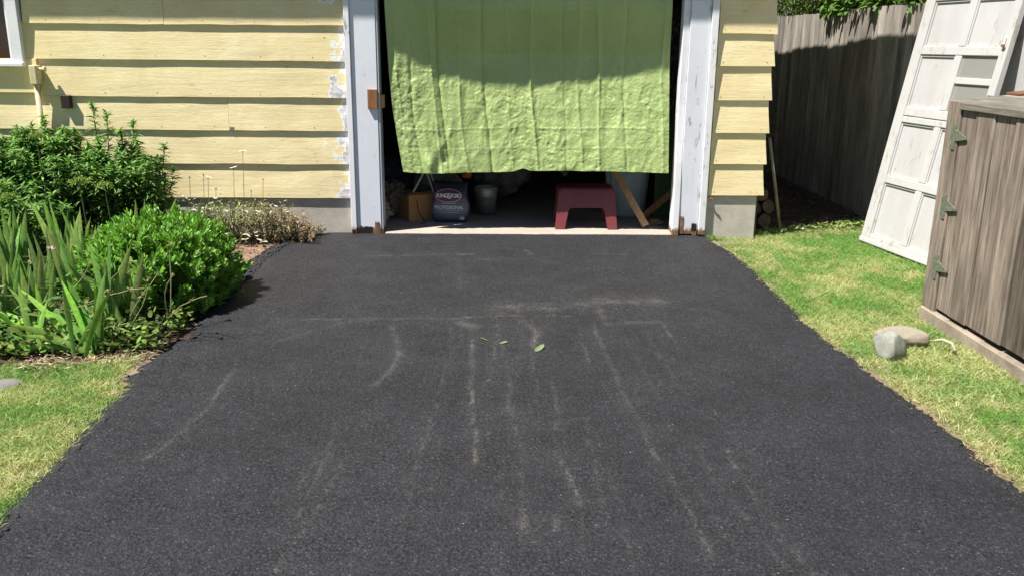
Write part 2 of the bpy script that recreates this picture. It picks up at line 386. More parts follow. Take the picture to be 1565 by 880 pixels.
Z = np.where((X > edgeL(Y)+.06) & (X < edgeR(Y)-.06) | (Y > -.02) & (X < 1.9) | (abs(X) > 5.9) | (Y > 3.9), -.045, Z)
n1 = fb(X, Y, 1.5, 4)[..., None]; n2 = fb(X, Y, 7, 9)[..., None]
C = np.array([.17, .19, .065])*(.7+.6*n2)+np.array([.09, .05, .02])*np.clip(n1-.5, 0, 1)*2
dl = np.clip(1-np.abs(X-edgeL(Y)+.03)/(.10+.12*n2[..., 0]), 0, 1)*(Y < -2.5)*np.clip((Y+4.1)/.9, .12, 1); dr = np.clip(1-np.abs(X-edgeR(Y)-.02)/(.05+.09*n2[..., 0]), 0, 1)
t = np.clip(np.maximum(dl, dr)*1.8, 0, 1)[..., None]; C = C*(1-t)+np.array([.27, .20, .14])*t*(.7+.6*n2)
C = C*(1-bd[..., None])+np.array([.085, .058, .040])*bd[..., None]*(.6+.8*n2)
rd = (np.clip((X+2.45)/.3, 0, 1)*(X < -1.7)*np.clip((Y+1.9)/.3, 0, 1)*np.clip((-.3-Y)/.2, 0, 1))[..., None]
C = C*(1-rd)+np.array([.30, .20, .145])*rd*(.6+.8*n2)
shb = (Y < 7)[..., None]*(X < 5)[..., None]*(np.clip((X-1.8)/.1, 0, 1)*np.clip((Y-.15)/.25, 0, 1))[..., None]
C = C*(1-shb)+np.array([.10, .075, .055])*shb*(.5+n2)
fn = ((X > 1.45)*(X < 2.05)*(Y > -.35)*(Y < .2))[..., None]*np.clip(n2*2-.4, 0, 1); C = C*(1-fn)+np.array([.26, .21, .15])*fn
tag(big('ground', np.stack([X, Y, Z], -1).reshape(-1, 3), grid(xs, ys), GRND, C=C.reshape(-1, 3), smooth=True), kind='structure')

# ------------------------------------------------------------------ driveway
ST = [([(-1.44,-2.40),(-1.00,-2.37),(-0.48,-2.35),(-0.25,-2.31),(0.17,-2.28)],0.012,0.55),([(-0.25,-2.16),(0.14,-2.10),(0.43,-2.01),(0.71,-2.00)],0.16,0.42),
([(-0.84,-2.46),(-0.76,-2.95),(-0.76,-3.18),(-0.81,-3.37)],0.025,0.45),([(-0.40,-2.51),(-0.35,-3.76),(-0.34,-4.18)],0.008,0.8),([(-0.26,-2.39),(-0.20,-3.13),(-0.19,-3.69)],0.01,0.5),
([(-0.19,-3.65),(-0.18,-3.75)],0.012,1.),([(-0.18,-3.75),(-0.16,-4.12),(-0.17,-4.42)],0.01,0.4),([(-0.17,-4.42),(-0.16,-4.56),(-0.15,-4.66)],0.012,0.8),
([(-0.02,-4.06),(0.01,-4.28),(0.03,-4.48)],0.014,0.55),([(-0.06,-4.54),(-0.06,-4.63)],0.01,0.7),([(0.29,-2.38),(0.30,-2.93),(0.33,-3.54),(0.36,-4.06)],0.018,0.5),
([(0.36,-4.06),(0.39,-4.33),(0.41,-4.83)],0.012,0.45),([(0.69,-2.38),(0.69,-2.67),(0.70,-2.89)],0.010,0.7),([(-1.22,-0.84),(-0.84,-0.79),(-0.45,-0.76)],0.03,0.35),
([(-0.38,-0.92),(-0.26,-0.96)],0.03,0.6),([(0.51,-0.72),(0.73,-0.73)],0.03,0.3),([(-0.03,-0.62),(0.00,-0.75)],0.02,0.5),([(-1.53,-3.19),(-1.50,-3.62),(-1.52,-3.89),(-1.59,-4.15)],0.014,0.45),
([(-0.10,-2.39),(-0.04,-2.60),(-0.06,-2.84)],0.03,0.8),([(-0.46,-2.42),(-0.37,-2.51)],0.05,0.5),([(-0.54,-0.99),(-0.49,-1.69)],0.02,0.25),([(-1.40,-2.75),(-1.14,-2.43),(-0.85,-2.37)],0.03,0.25),
([(0.36,-2.12),(0.36,-2.44),(0.67,-2.38)],0.05,0.3),([(-0.89,-0.24),(-0.47,-0.21)],0.02,0.25),([(0.85,-2.11),(1.07,-2.22)],0.05,0.2),([(-0.51,-2.51),(-0.48,-3.13)],0.02,0.2)]
r5 = np.random.default_rng(5)
for q in range(34):
    x0_ = r5.uniform(-.9, .75); y0_ = r5.uniform(-4.2, -2.3); l_ = r5.uniform(.25, 1.3); dx_ = (x0_-.05)*.10*l_+r5.normal(0, .02)
    ST.append(([(x0_, y0_), (x0_+dx_*.5+r5.normal(0, .012), y0_-l_*.5), (x0_+dx_, y0_-l_)], r5.uniform(.004, .009), r5.uniform(.15, .5)))
for q in range(16):
    x0_ = r5.uniform(-1.0, 1.0); y0_ = r5.uniform(-2.6, -.3); l_ = r5.uniform(.08, .4); ST.append(([(x0_, y0_), (x0_+l_, y0_+r5.normal(0, .03))], r5.uniform(.006, .02), r5.uniform(.12, .4)))
yv = np.concatenate([np.arange(-12, -5.2, .06), np.arange(-5.2, .012, .014)])
sv = np.concatenate([[-.06, -.035, -.018, -.008], np.linspace(0, 1, 235), [1.008, 1.018, 1.035, 1.06]])
S_, Y = np.meshgrid(sv, yv); eL = edgeL(Y)+.035*(fb(Y, Y*0, 9, 2)-.5)+.010*(fb(Y, Y*0, 40, 3)-.5); eR = edgeR(Y)+.035*(fb(Y, Y*0+3, 9, 5)-.5)+.010*(fb(Y, Y*0, 40, 8)-.5)
X = eL+(eR-eL)*S_; X = X+np.where(S_ < 0, -.03*(-S_/.06)*fb(X, Y, 30, 4), 0)
edge = np.minimum(S_, 1-S_)*(eR-eL)
Z = .006*(fb(X, Y, 1.2, 6)-.5)+np.where(edge < 0, edge*.32, np.minimum(edge, .12)*.04)-.004
rough_ = np.clip((-.9-X)/.8, 0, 1)*np.clip((-2-Y)/1., 0, 1)*.010+.003
Z += rough_*(fb(X, Y, 34, 8, 3)-.5)+np.clip(1-edge/.09, 0, 1)*.022*(fb(X, Y, 38, 12, 3)-.5)
Z += -.010*np.exp(-((Y+2.3)/.10)**2)*(X > .1)+.008*np.exp(-((Y+2.05)/.3)**2)
Z = np.where(edge < -.15, -.08, Z)
px, py = X.ravel(), Y.ravel(); D = np.zeros(len(px))
wx = px+.018*(fb(px, py, 5, 31)-.5)*2; wy = py+.03*(fb(px, py, 6, 33)-.5)*2
for pl, w_, s_ in ST:
    dm = np.full(len(px), 9.)
    for (ax, ay), (bx, by) in zip(pl[:-1], pl[1:]):
        q = np.clip(((wx-ax)*(bx-ax)+(wy-ay)*(by-ay))/((bx-ax)**2+(by-ay)**2+1e-9), 0, 1)
        dm = np.minimum(dm, np.hypot(wx-ax-q*(bx-ax), wy-ay-q*(by-ay)))
    w2 = w_*(.15+.85*fb(px, py, 11, 41)); D = np.maximum(D, s_*np.exp(-(dm/w2)**2)*(.25+1.3*fb(px, py, 5, 49+int(w_*999)))+.14*s_*np.exp(-(dm/(w_*2.5+.03))**2))
D *= np.clip(.1+1.3*fb(px, py, 17, 44), 0, 1.2)
tag(big('driveway', np.stack([X, Y, Z], -1).reshape(-1, 3), grid(sv, yv), ASPH, C=np.stack([D, D, D], 1), smooth=True), kind='structure')

def lumps(P, Rr, flat=.7):
    ph = (1+5**.5)/2; I = unit(np.array([(-1, ph, 0), (1, ph, 0), (-1, -ph, 0), (1, -ph, 0), (0, -1, ph), (0, 1, ph), (0, -1, -ph), (0, 1, -ph), (ph, 0, -1), (ph, 0, 1), (-ph, 0, -1), (-ph, 0, 1)], float))
    T = np.array([(0, 11, 5), (0, 5, 1), (0, 1, 7), (0, 7, 10), (0, 10, 11), (1, 5, 9), (5, 11, 4), (11, 10, 2), (10, 7, 6), (7, 1, 8), (3, 9, 4), (3, 4, 2), (3, 2, 6), (3, 6, 8), (3, 8, 9), (4, 9, 5), (2, 4, 11), (6, 2, 10), (8, 6, 7), (9, 8, 1)])
    N = len(P); V = I[None]*Rr[:, None, None]*rng.uniform(.65, 1.3, (N, 12, 1)); V[..., 2] *= flat
    return (V+P[:, None]).reshape(-1, 3), (T[None]+(np.arange(N)*12)[:, None, None]).reshape(-1, 3)
N = 3200; yy = -rng.uniform(0, 1, N)**.8*5.4; sd = rng.random(N) < .5
off = np.abs(rng.normal(0, .022, N)); xx = np.where(sd, edgeL(yy)-off+.02, edgeR(yy)+off-.02)
P = np.stack([xx, yy, -.016+.012*np.exp(-off/.02)], 1)
n2_ = 900; y3 = -rng.uniform(.25, 1.9, n2_); x3 = edgeL(y3)-rng.uniform(-.02, .10, n2_)
P = np.concatenate([P, np.stack([x3, y3, np.full(n2_, -.012)+.012*(edgeL(y3)-x3 < .04)], 1)]); rr = rng.uniform(.0025, .009, len(P)); rr[-n2_:] *= 1.5
V, F = lumps(P, rr); tag(big('asphalt_crumbs', V, F, CRUMB), 'loose black asphalt crumbs scattered along both edges of the driveway', 'crumbs', kind='stuff')
N = 900; y3 = -rng.uniform(.3, 5, N); sd = rng.random(N) < .6; x3 = np.where(sd, rng.uniform(-2.5, -1.95, N), edgeR(y3)+np.abs(rng.normal(0, .05, N)))
V, F = lumps(np.stack([x3, y3, np.full(N, -.014)], 1), rng.uniform(.002, .008, N)); tag(big('soil_crumbs', V, F, simple('soil_crumb', (.2, .14, .10), .9, .4, 60)), 'small brown soil crumbs and pebbles lying beside the driveway', 'pebbles', kind='stuff')

# ------------------------------------------------------------------ garage
G = empty('garage', (0, 0, 0), 'pale yellow clapboard garage with open doorway and white door posts', 'garage')
HW = 3.56
wall = MB().box(-7, -1.205, 0, .12, -.05, HW).box(1.25, 1.90, 0.002, .12, -.05, HW).box(-1.205, 1.25, .001, .12, 2.12, HW)
wall.build('wall', DARKIN, G)
MB().box(1.80, 1.90, .12, 6, -.05, 3.3).build('side_wall', DARKIN, G)
MB().box(-7, -6.9, .12, 6, -.05, 3.3).build('side_wall', DARKIN, G)
box('partition_wall', -2.3, -2.2, .121, 4.4, -.05, 3.2, DARKIN, G)
box('back_wall', -6.9, 1.80, 4.4, 4.5, -.05, 3.3, DARKIN, G)
box('ceiling', -6.9, 1.80, .13, 4.4, 2.5, 2.56, DARKIN, G)
# unseen roof slab, height and backward fall shaped to cast the wall and fence shadows
rv = [(-7.4, -.544), (2.2, -.544), (2.2, 6.4), (-7.4, 6.4)]; zt = lambda y: 3.67-.052*(y+.544)
V = [(x, y, zt(y)) for x, y in rv]+[(x, y, zt(y)-.06) for x, y in rv]
shape('roof', V, [(0, 1, 2, 3), (7, 6, 5, 4), (0, 4, 5, 1), (1, 5, 6, 2), (2, 6, 7, 3), (3, 7, 4, 0)], ROOFM, G)
box('fascia', -7.4, 2.19, -.535, -.51, 3.44, 3.605, FASC, G)
zl = [.295, .568, .836, 1.096, 1.378, 1.645]; zr = [.337, .596, .845, 1.105, 1.37, 1.615]
for L in (zl, zr):
    while L[-1] < HW-.1: L.append(L[-1]+.268)
def plank(x0, x1, z0, z1, slant=0, lap=.018, name='siding_plank'):
    n = max(2, int((x1-x0)/.16)); V = []; F = []; sd = rnd.random()*50
    rows = [(-.036, 0), (-.030, .28), (-.0225, .62), (-.0135, 1), (-.001, 1), (-.012, 0)]
    for i in range(n+1):
        for k, (y, t) in enumerate(rows):
            x = x0+(x1-x0)*i/n; z = z0+(z1+lap-z0)*t
            if i == n and slant: x += slant*(1-t)-(slant*.6)*t
            wob = mnoise.noise(Vector((x*4, sd, 0)))
            if k in (0, 5): z += .0045*wob+(.0045*mnoise.noise(Vector((x*22, sd, 3))))
            if k in (1, 2): y -= .0035*mnoise.noise(Vector((x*2.5, sd, k)))
            V.append((x, y-.002*wob*(k < 3), z))
    m = len(rows)
    for i in range(n):
        for k in range(m): F.append((i*m+k, i*m+(k+1) % m, (i+1)*m+(k+1) % m, (i+1)*m+k))
    F += [tuple(range(m)), tuple(n*m+k for k in range(m-1, -1, -1))]
    return shape(name, V, F, SID, G)
for i in range(len(zl)-1):
    z0, z1 = zl[i], zl[i+1]
    if i == 2: cuts = [-7, -4.6, -2.402, -1.457]
    elif i == 5: cuts = [-3.93, -2.845, -1.457]
    elif i == 4: cuts = [-3.944, -1.457]
    elif i == 3: cuts = [-3.861, -1.457]
    elif i > 8: cuts = [-7, -4.2, -1.457]
    elif i > 4: cuts = [-3.93, -1.457]
    else: cuts = [-7, -5.1 if i else -4.4, -1.457]
    for a, b in zip(cuts[:-1], cuts[1:]): plank(a, b-.004 if b > -1.5 else b-.0025, z0, z1)
for i in range(len(zr)-1): plank(1.476, 1.918, zr[i], zr[i+1], .018)
for z in (2.14, 2.41, 2.68, 2.95, 3.22): plank(-1.452, 1.472, z, z+.268, name='siding_plank')
box('chipped_spot', -2.398, -2.362, -.0385, -.030, .839, .862, simple('bare_board', (.25, .22, .19), .9), G, .001, .002)
nl = MB()
for z0 in zl[:7]:
    for x in np.arange(-3.75, -1.5, .405):
        xx = x+rnd.uniform(-.02, .02); zz_ = z0+.03+rnd.uniform(-.004, .004); nl.tube([(xx, -.0365, zz_), (xx, -.0325, zz_)], .0035, 6)
for z0 in zr[:6]:
    for x in (1.52, 1.87): nl.tube([(x, -.0365, z0+.03), (x, -.0325, z0+.03)], .0035, 6)
tag(nl.build('nail_heads', simple('painted_nail', (.40, .33, .2), .6), G), kind='stuff')
# side siding, facing the fence
for i in range(len(zr)-1):
    z0, z1 = zr[i], zr[i+1]; poly = [(1.937, z0), (1.912, z0), (1.902, z1+.018), (1.914, z1+.018)]
    if z1+.02 < 3.3: MB().prism([(a, b) for a, b in poly], 1, -.012, 5.9).build('siding_plank', SID, G)
for i in range(0): pass
# foundation
box('foundation', -7, -1.42, -.0115, .10, -.06, .315, CONC, G)
MB().box(1.463, 1.885, -.0125, .11, -.06, .35).build('foundation', BLOCK, G, .004)
box('foundation', 1.79, 1.898, .112, 5.9, -.06, .33, BLOCK, G)
# door posts: outer casing, jamb face, return
def post(name, x0, x1, y0, y1, z0, z1, mat, bow=None, bev=.003):
    m = MB(); n = 14; V = []; F = []
    for i in range(n+1):
        z = z0+(z1-z0)*i/n; d = bow(z) if bow else 0; e = .0012*mnoise.noise(Vector((x0*9, z*3, 1)))
        for (x, y) in ((x0+e, y0+d), (x1+e, y0+d), (x1+e, y1), (x0+e, y1)): V.append((x, y, z))
    for i in range(n):
        for k in range(4): F.append((i*4+k, i*4+(k+1) % 4, (i+1)*4+(k+1) % 4, (i+1)*4+k))
    F += [(0, 1, 2, 3), tuple(n*4+k for k in (3, 2, 1, 0))]
    m.add(V, F); return m.build(name, mat, G, bev)
post('door_casing', -1.455, -1.412, -.060, -.0005, -.02, 2.2, CASE)
post('door_jamb', -1.410, -1.212, -.040, .0, -.015, 2.13, TRIM)
post('door_stop', -1.210, -1.196, -.034, .12, -.01, 2.12, white_mat('shaded_stop_paint', (.55, .58, .64), .62, rot=True))  # grey-blue copy of the trim white, shade put into the colour
post('door_casing', 1.408, 1.462, -.060, -.0005, .01, 2.2, CASE)
post('door_jamb', 1.245, 1.406, -.040, .0, .012, 2.13, white_mat('peeling_jamb_paint', (.76, .78, .84), .57, rot=True))
post('door_stop', 1.192, 1.243, -.014, .09, .0, 2.12, CASE, lambda z: -.045*max(0, min(1, (1.15-z)/.6))**1.5+.012*math.sin(z*3))
box('header', -1.40, 1.40, -.039, .0, 2.0, 2.12, TRIM, G)
o = MB().box(-1.288, -1.212, -.066, -.0405, 1.015, 1.165, .001).build('latch_block', BROWNW, G, .002)
box('latch_backing', -1.195, -1.165, -.01, .05, 1.02, 1.12, PINE, G)
# rotten wood at the feet of the posts
def rag(name, x0, x1, y, z0, h, mat, sd):
    r_ = random.Random(sd); n = 9; top = [(x0+(x1-x0)*i/n, z0+h*(.8+.2*r_.random())) for i in range(n+1)]
    return MB().prism([(x0, z0)]+top+[(x1, z0)], 1, y, y+.006).build(name, mat, G)
ROT = wood_mat('rotten_wood', (.10, .05, .03), (.26, .15, .08), 2, 50, .3); HOLE = simple('rot_hollow', (.02, .015, .012), .9)
rag('rotten_patch', -1.265, -1.222, -.0425, -.012, .12, ROT, 1); rag('rot_hollow', -1.385, -1.29, -.0435, -.01, .075, HOLE, 2)
rag('rot_hollow', -1.45, -1.425, -.064, -.01, .05, HOLE, 6)
rag('rotten_patch', 1.252, 1.285, -.0445, .015, .16, ROT, 3); rag('rotten_patch', 1.36, 1.395, -.0445, .0, .05, ROT, 4); rag('rot_hollow', 1.352, 1.392, -.0475, .045, .06, HOLE, 5)

# little spigot at foundation
MB().tube([(1.49, -.02, .315), (1.49, -.05, .31), (1.515, -.06, .305)], .008, 6).build('bent_nail', RUST, G)
# window
wf = MB().box(-4.03, -3.945, -.075, -.001, 1.35, 2.3).build('window_frame', WIN, G, .003)
box('window_frame', -5.3, -5.22, -.075, -.001, 1.35, 2.3, WIN, G, .003)
box('sash', -4.052, -4.032, -.05, -.002, 1.372, 2.3, WIN, wf)
box('pane', -5.21, -4.054, -.022, -.012, 1.372, 2.3, WGLASS, wf)
MB().prism([(-.10, 1.318), (-.10, 1.345), (-.002, 1.385), (-.002, 1.318)], 0, -5.35, -3.94).build('window_sill', WIN, G, .003)
MB().prism([(-.05, 1.118), (-.044, 1.377), (-.0015, 1.377), (-.0015, 1.118)], 0, -7, -3.862).build('window_apron', SID, G, .002)
plank(-7, -5.32, 1.38, 1.645); plank(-7, -5.32, 1.645, 1.91); plank(-7, -5.32, 1.91, 2.18)
# conduit
c = box('meter_box', -3.885, -3.83, -.13, -.038, 1.185, 1.33, PIPE, G, .006)
MB().tube([(-3.86, -.085, 1.19), (-3.862, -.085, .6), (-3.862, -.085, -.02)], .021, 12).build('conduit_pipe', PIPE, G, smooth=True)
MB().tube([(-3.832, -.09, 1.30), (-3.79, -.09, 1.30)], .012, 8).tube([(-3.79, -.09, 1.30), (-3.775, -.09, 1.30)], .022, 10).build('conduit_knob', PIPE, G)
box('vent_cover', -3.695, -3.625, -.075, -.03, 1.0, 1.10, VENT, G, .003)
# inside: floor
fx = np.linspace(-2.2, 1.8, 60); fy = np.concatenate([[-.035, -.02], np.linspace(0, 4.4, 60)]); X, Y = np.meshgrid(fx, fy)
X = np.clip(X, -2.2, 1.8); Z = .012+.004*(fb(X, Y, 3, 2)-.5)-.03*(Y < -.03); Y = Y+(Y < .0)*(.012*(fb(X, X*0, 12, 3)-.5)); Y = np.where((X > 1.22)|(X < -1.22), np.maximum(Y, .03), Y)
o = big('garage_floor', np.stack([X, Y, Z], -1).reshape(-1, 3), grid(fx, fy), FLOORM); tag(o, kind='structure')

# ------------------------------------------------------------------ tarp
us = np.linspace(0, 1, 340); vs = np.linspace(0, 1, 230); U, Vv = np.meshgrid(us, vs)
zz = 2.08+(.515-2.08)*Vv
xl = np.interp(-zz, [-2.1, -1.63, -1.3, -1.0, -.75, -.5], [-1.15, -1.137, -1.125, -1.10, -1.065, -1.025]); xr = np.interp(-zz, [-2.1, -1.5, -.5], [1.10, 1.115, 1.142])
X = xl+(xr-xl)*U
ty = np.interp(X, [-1.14, -.98, -.84, -.66, -.47, -.26, -.05, .2, .47, .8, 1.1], [.030, .046, .074, .100, .119, .129, .130, .122, .110, .092, .072])
dep = ty*np.clip((1.95-zz)/.5, .35, 1)
dep = dep+np.clip((1.32-zz), 0, 1)*(-.105)*np.clip((X+1.15)/.35, .25, 1)
def crease(a, c, w, h): return h*np.exp(-np.abs(a-c)/w)
for cu, h in ((.03, .006), (.075, -.008), (.15, .010), (.175, -.014), (.245, .008), (.335, -.016), (.42, .005), (.505, .016), (.62, -.006), (.675, .008), (.745, .012), (.84, -.008), (.975, .010)):
    dep = dep-crease(U+.004*np.sin(zz*5+cu*40), cu, .006, h*1.4)*(.5+.8*fb(U*3+cu*9, zz, 2.5, 3))
for cz, h in ((1.32, .0025), (1.02, .002), (.86, .004), (.70, .002)): dep = dep-crease(zz+.006*np.sin(X*6), cz, .007, h)*(.3+1.2*fb(X, zz, 5, 19))
lit = .25+.75*np.clip((1.6-zz)/.4, 0, 1)
rid = lambda f, s: 1-np.abs(2*fb(X+.05*fb(X, zz, 9, s+3), zz*.9+.05*fb(X, zz, 9, s+5), f, s, 2)-1)
vst = lambda f, s: 1-np.abs(2*fb(X+.03*fb(X, zz, 7, s+3), zz*.45, f, s, 2)-1)
dep = dep-lit*(.014*(vst(6, 1)-.5)+.0095*(vst(14, 2)-.5)+(.15+1.6*fb(X, zz, 3, 71)**1.4)*(.0045*(rid(15, 5)-.5)+.0050*(rid(36, 15)-.5))+.017*(fb(X, zz*.3, 4.0, 9)-.5))
dep = dep-.028*np.exp(-((X+.80)/.05)**2-((zz-.60)/.07)**2)+.03*np.exp(-((X+.72)/.05)**2-((zz-.60)/.08)**2)
zz = zz+Vv*(.010*np.sin(X*3.1)+.022*np.exp(-((X+.05)/.05)**2)+.010*(fb(X, X*0, 6, 4)-.5)-.012*np.exp(-((X+.85)/.25)**2))
o = big('tarp', np.stack([X, dep, zz], -1).reshape(-1, 3), grid(us, vs)[:, ::-1], TARP, smooth=True)
tag(o, 'crinkled light green tarp hanging across the open garage doorway', 'tarp')

# ------------------------------------------------------------------ fence
FN = empty('wood_fence', (3.2, 2, 0), 'weathered grey vertical board fence running back beside the garage', 'fence')
y = -.44; bmesh_var = []
for k in range(5):
    h = 1.862+rnd.uniform(-.006, .006); m = MB().box(0, .02, .002, .139, -.06, h, .0035); me = m.build('board', FENCE).data
    bpy.data.objects.remove(bpy.data.objects[[o.name for o in bpy.data.objects if o.data == me][0]]); bmesh_var.append(me)
k = 0
while y < 6.2:
    o = bpy.data.objects.new('board', bmesh_var[rnd.randrange(5)]); col.objects.link(o); o.parent = FN
    o.location = (rnd.uniform(-.004, .004)+(.012 if (k//4) % 3 == 1 else 0), y-2, rnd.uniform(-.006, .006)+.022*(y < 1.8)*.3); o.rotation_euler = (rnd.uniform(-.003, .003), 0, rnd.uniform(-.012, .012))
    y += .1405; k += 1
for z in (.35, 1.0, 1.6): box('rail', 3.236, 3.276, -.42, 6.2, z, z+.09, FENCE, FN)
for y in (-.40, 1.6, 3.6, 5.6): box('post', 3.28, 3.37, y, y+.09, -.05, 1.8, FENCE, FN)
FB = empty('wood_fence', (2.5, 6.2, 0), 'short stretch of board fence closing the shaded alley behind the garage', 'fence')
for i in range(9):
    o = bpy.data.objects.new('board', bmesh_var[i % 5]); col.objects.link(o); o.parent = FB; o.rotation_euler = (0, 0, R(90)); o.location = (3.18-i*.1405-2.5, 0, rnd.uniform(-.01, .01))

# ------------------------------------------------------------------ old white door leaning on the fence
def lean(base, u, th):
    u = Vector(u).normalized(); n = Vector((-u.y, u.x, 0)); wv = n*math.sin(th)+Vector((0, 0, math.cos(th))); N = u.cross(wv)
    m = Matrix((u, N, wv)).transposed().to_4x4(); m.translation = base; return m          # local: x along, y = out of the face (-) , z up
A = lean((2.766, -.124, -.012), (.132, -.788, 0), R(10.0))
OUT = 1 if (A.to_3x3() @ Vector((0, 1, 0))).x < 0 else -1      # sign of local y that faces the driveway
DO = empty('old_door', (2.83, -.5, 0), 'tall peeling white panelled door with two small panes leaning against the fence', 'door')
def db(name, x0, x1, z0, z1, t0, t1, mat, par=DO, bev=.004, j=.0):      # t = depth towards the driveway
    a, b = sorted((t0*OUT, t1*OUT)); return MB().box(x0, x1, a, b, z0, z1, j, A).build(name, mat, par, bev)
T = .036; HT = 1.97
db('stile', 0, .108, 0, HT, -.01, T, DOORP); db('stile', .967, 1.038, 0, HT, -.01, T, DOORP)
for nm, z0, z1 in (('rail', .0, .068), ('rail', .495, .556), ('rail', .978, 1.026), ('rail', 1.031, 1.098), ('rail', 1.50, 1.562), ('rail', 1.90, HT)): db(nm, .1095, .9655, z0, z1, -.009, T-.003, DOORP)
for z0, z1 in ((.0695, .4935), (.5575, .9765), (1.0995, 1.4985), (1.5635, 1.8985)):
    db('mullion', .515, .588, z0, z1, -.008, T-.004, DOORP)
    db('panel', .1095, .5135, z0, z1, .0, .010, DOORPAN, bev=0)
    if abs(z0-1.0995) > .01: db('panel', .5895, .9655, z0, z1, .0, .010, DOORPAN, bev=0)
    # bead moulding round each panel
    for (a, b) in ((.1095, .5135), (.5895, .9655)):
        if abs(z0-1.0995) < .01 and a > .5: continue
        m = MB()
        for (p, q, r_, s_) in ((a, a+.012, z0, z1), (b-.012, b, z0, z1), (a+.0125, b-.0125, z0, z0+.012), (a+.0125, b-.0125, z1-.012, z1)):
            t0, t1 = sorted((.0105*OUT, .022*OUT)); m.box(p, q, t0, t1, r_, s_, 0, A)
        m.build('moulding', DOORP, DO)
db('muntin', .5895, .9655, 1.298, 1.345, .0, T-.006, DOORP)
db('pane', .5895, .9655, 1.0995, 1.2965, .012, .015, DGLASS, bev=0); db('pane', .5895, .9655, 1.3465, 1.4985, .012, .015, DGLASS, bev=0)
h = db('hasp', .985, 1.005, 1.565, 1.625, T, T+.012, simple('old_paint_metal', (.55, .54, .5), .5)); db('hook', .99, 1.02, 1.56, 1.575, T+.0125, T+.022, RUST, bev=0)
db('rust_plate', .985, 1.03, 1.215, 1.235, T+.001, T+.006, RUST, bev=0)
db('kick_strip', -.004, 1.042, -.004, .035, T+.001, T+.009, DOORP, j=.002)
# white shed wall it leans on
SH = empty('white_shed', (3.34, -3, 0), 'white painted shed wall behind the leaning door and the storage box', 'shed')
y = -.48
box('corner_trim', 3.278, 3.43, -.57, -.475, -.05, 2.7, DOORP, SH, .003)
k = 0; y = -.5725
while y > -6.4:
    box('wall_board', 3.292+.004*(k % 2), 3.40, y-.197, y, -.04, 2.66, DOORP, SH, .003); y -= .2; k += 1
k = 0
for yy_ in (-1.52, -2.62, -3.9): box('batten', 3.270, 3.2915, yy_-.09, yy_, -.03, 2.6, DOORP, SH, .003)
MB().box(3.402, 5.4, -6.4, -.5, -.05, 2.64).build('shed_core', DARKIN, SH)
box('roof', 3.20, 5.6, -6.5, -.40, 2.70, 2.76, ROOFM, SH)

# ------------------------------------------------------------------ weathered wooden box (right foreground)
BX = empty('storage_box', (2.65, -3.2, 0), 'weathered grey plank storage box with strap hinges beside the lawn', 'storage box')
x0 = 2.285
MB().box(2.262, 3.02, -4.9, -2.20, -.04, .052, .0).build('plinth', SILLM, BX, .008)
box('corner_post', x0-.012, x0+.08, -2.335, -2.19, -.02, 1.245, CAB, BX, .006)
y = -2.339; wd = [.158, .189, .181, .17, .19, .165, .18, .17, .19, .17, .18, .16, .19, .18]
i = 0
while y > -4.85:
    d = wd[i % len(wd)]; zb = .072+.003*i
    MB().box(x0-.005+(-.004 if i % 2 else .003)+rnd.uniform(-.0015, .0015), x0+.018, y-d+.006, y, zb, 1.208, .0012).build('plank', CAB, BX, .005)
    y -= d; i += 1
MB().box(x0+.045, x0+.07, -4.9, -2.34, .053, 1.2).build('inner_frame', DARKIN, BX)
y = x = 0; xx0 = x0+.082
while xx0 < 3.0:
    MB().box(xx0, xx0+.147, -2.213, -2.193, .0525, 1.20+.1*(xx0-x0), .001).build('plank', CAB, BX, .002); xx0 += .15
lz = lambda x: 1.232+.105*(x-2.285)
def slab(name, xa, xb, ya, yb, t0, t1, mat):
    V = [(x, y, lz(x)+t) for x in (xa, xb) for y in (ya, yb) for t in (t0, t1)]
    return MB().add(V, [(0, 1, 3, 2), (4, 6, 7, 5), (0, 4, 5, 1), (2, 3, 7, 6), (0, 2, 6, 4), (1, 5, 7, 3)]).build(name, mat, BX, .004)
lid = slab('lid', 2.262, 2.40, -4.92, -2.335, -.03, .008, LIDM)
slab('lid_board', 2.403, 2.56, -4.92, -2.18, -.03, .009, LIDM); slab('lid_board', 2.563, 2.78, -4.92, -2.18, -.03, .007, LIDM); slab('lid_board', 2.783, 3.05, -4.92, -2.18, -.03, .009, LIDM)
slab('lid_edge', 2.30, 2.40, -2.332, -2.18, -.028, .005, LIDM)
slab('lid_batten', 2.60, 3.04, -2.30, -2.17, .0085, .022, REDW)
def hinge(z):
    h = MB().box(x0-.0185, x0-.0125, -2.322, -2.290, z-.075, z+.065, 0).build('hinge', HINGE, BX, .001)
    MB().prism([(-2.285, z-.035), (-2.285, z+.045), (-2.435, z+.002), (-2.435, z-.008)], 0, x0-.016, x0-.0095).build('strap', HINGE, h)
    MB().tube([(x0-.02, -2.288, z-.05), (x0-.02, -2.288, z+.05)], .007, 8).build('pin', HINGE, h)
for z in (1.055, .665, .315): hinge(z)

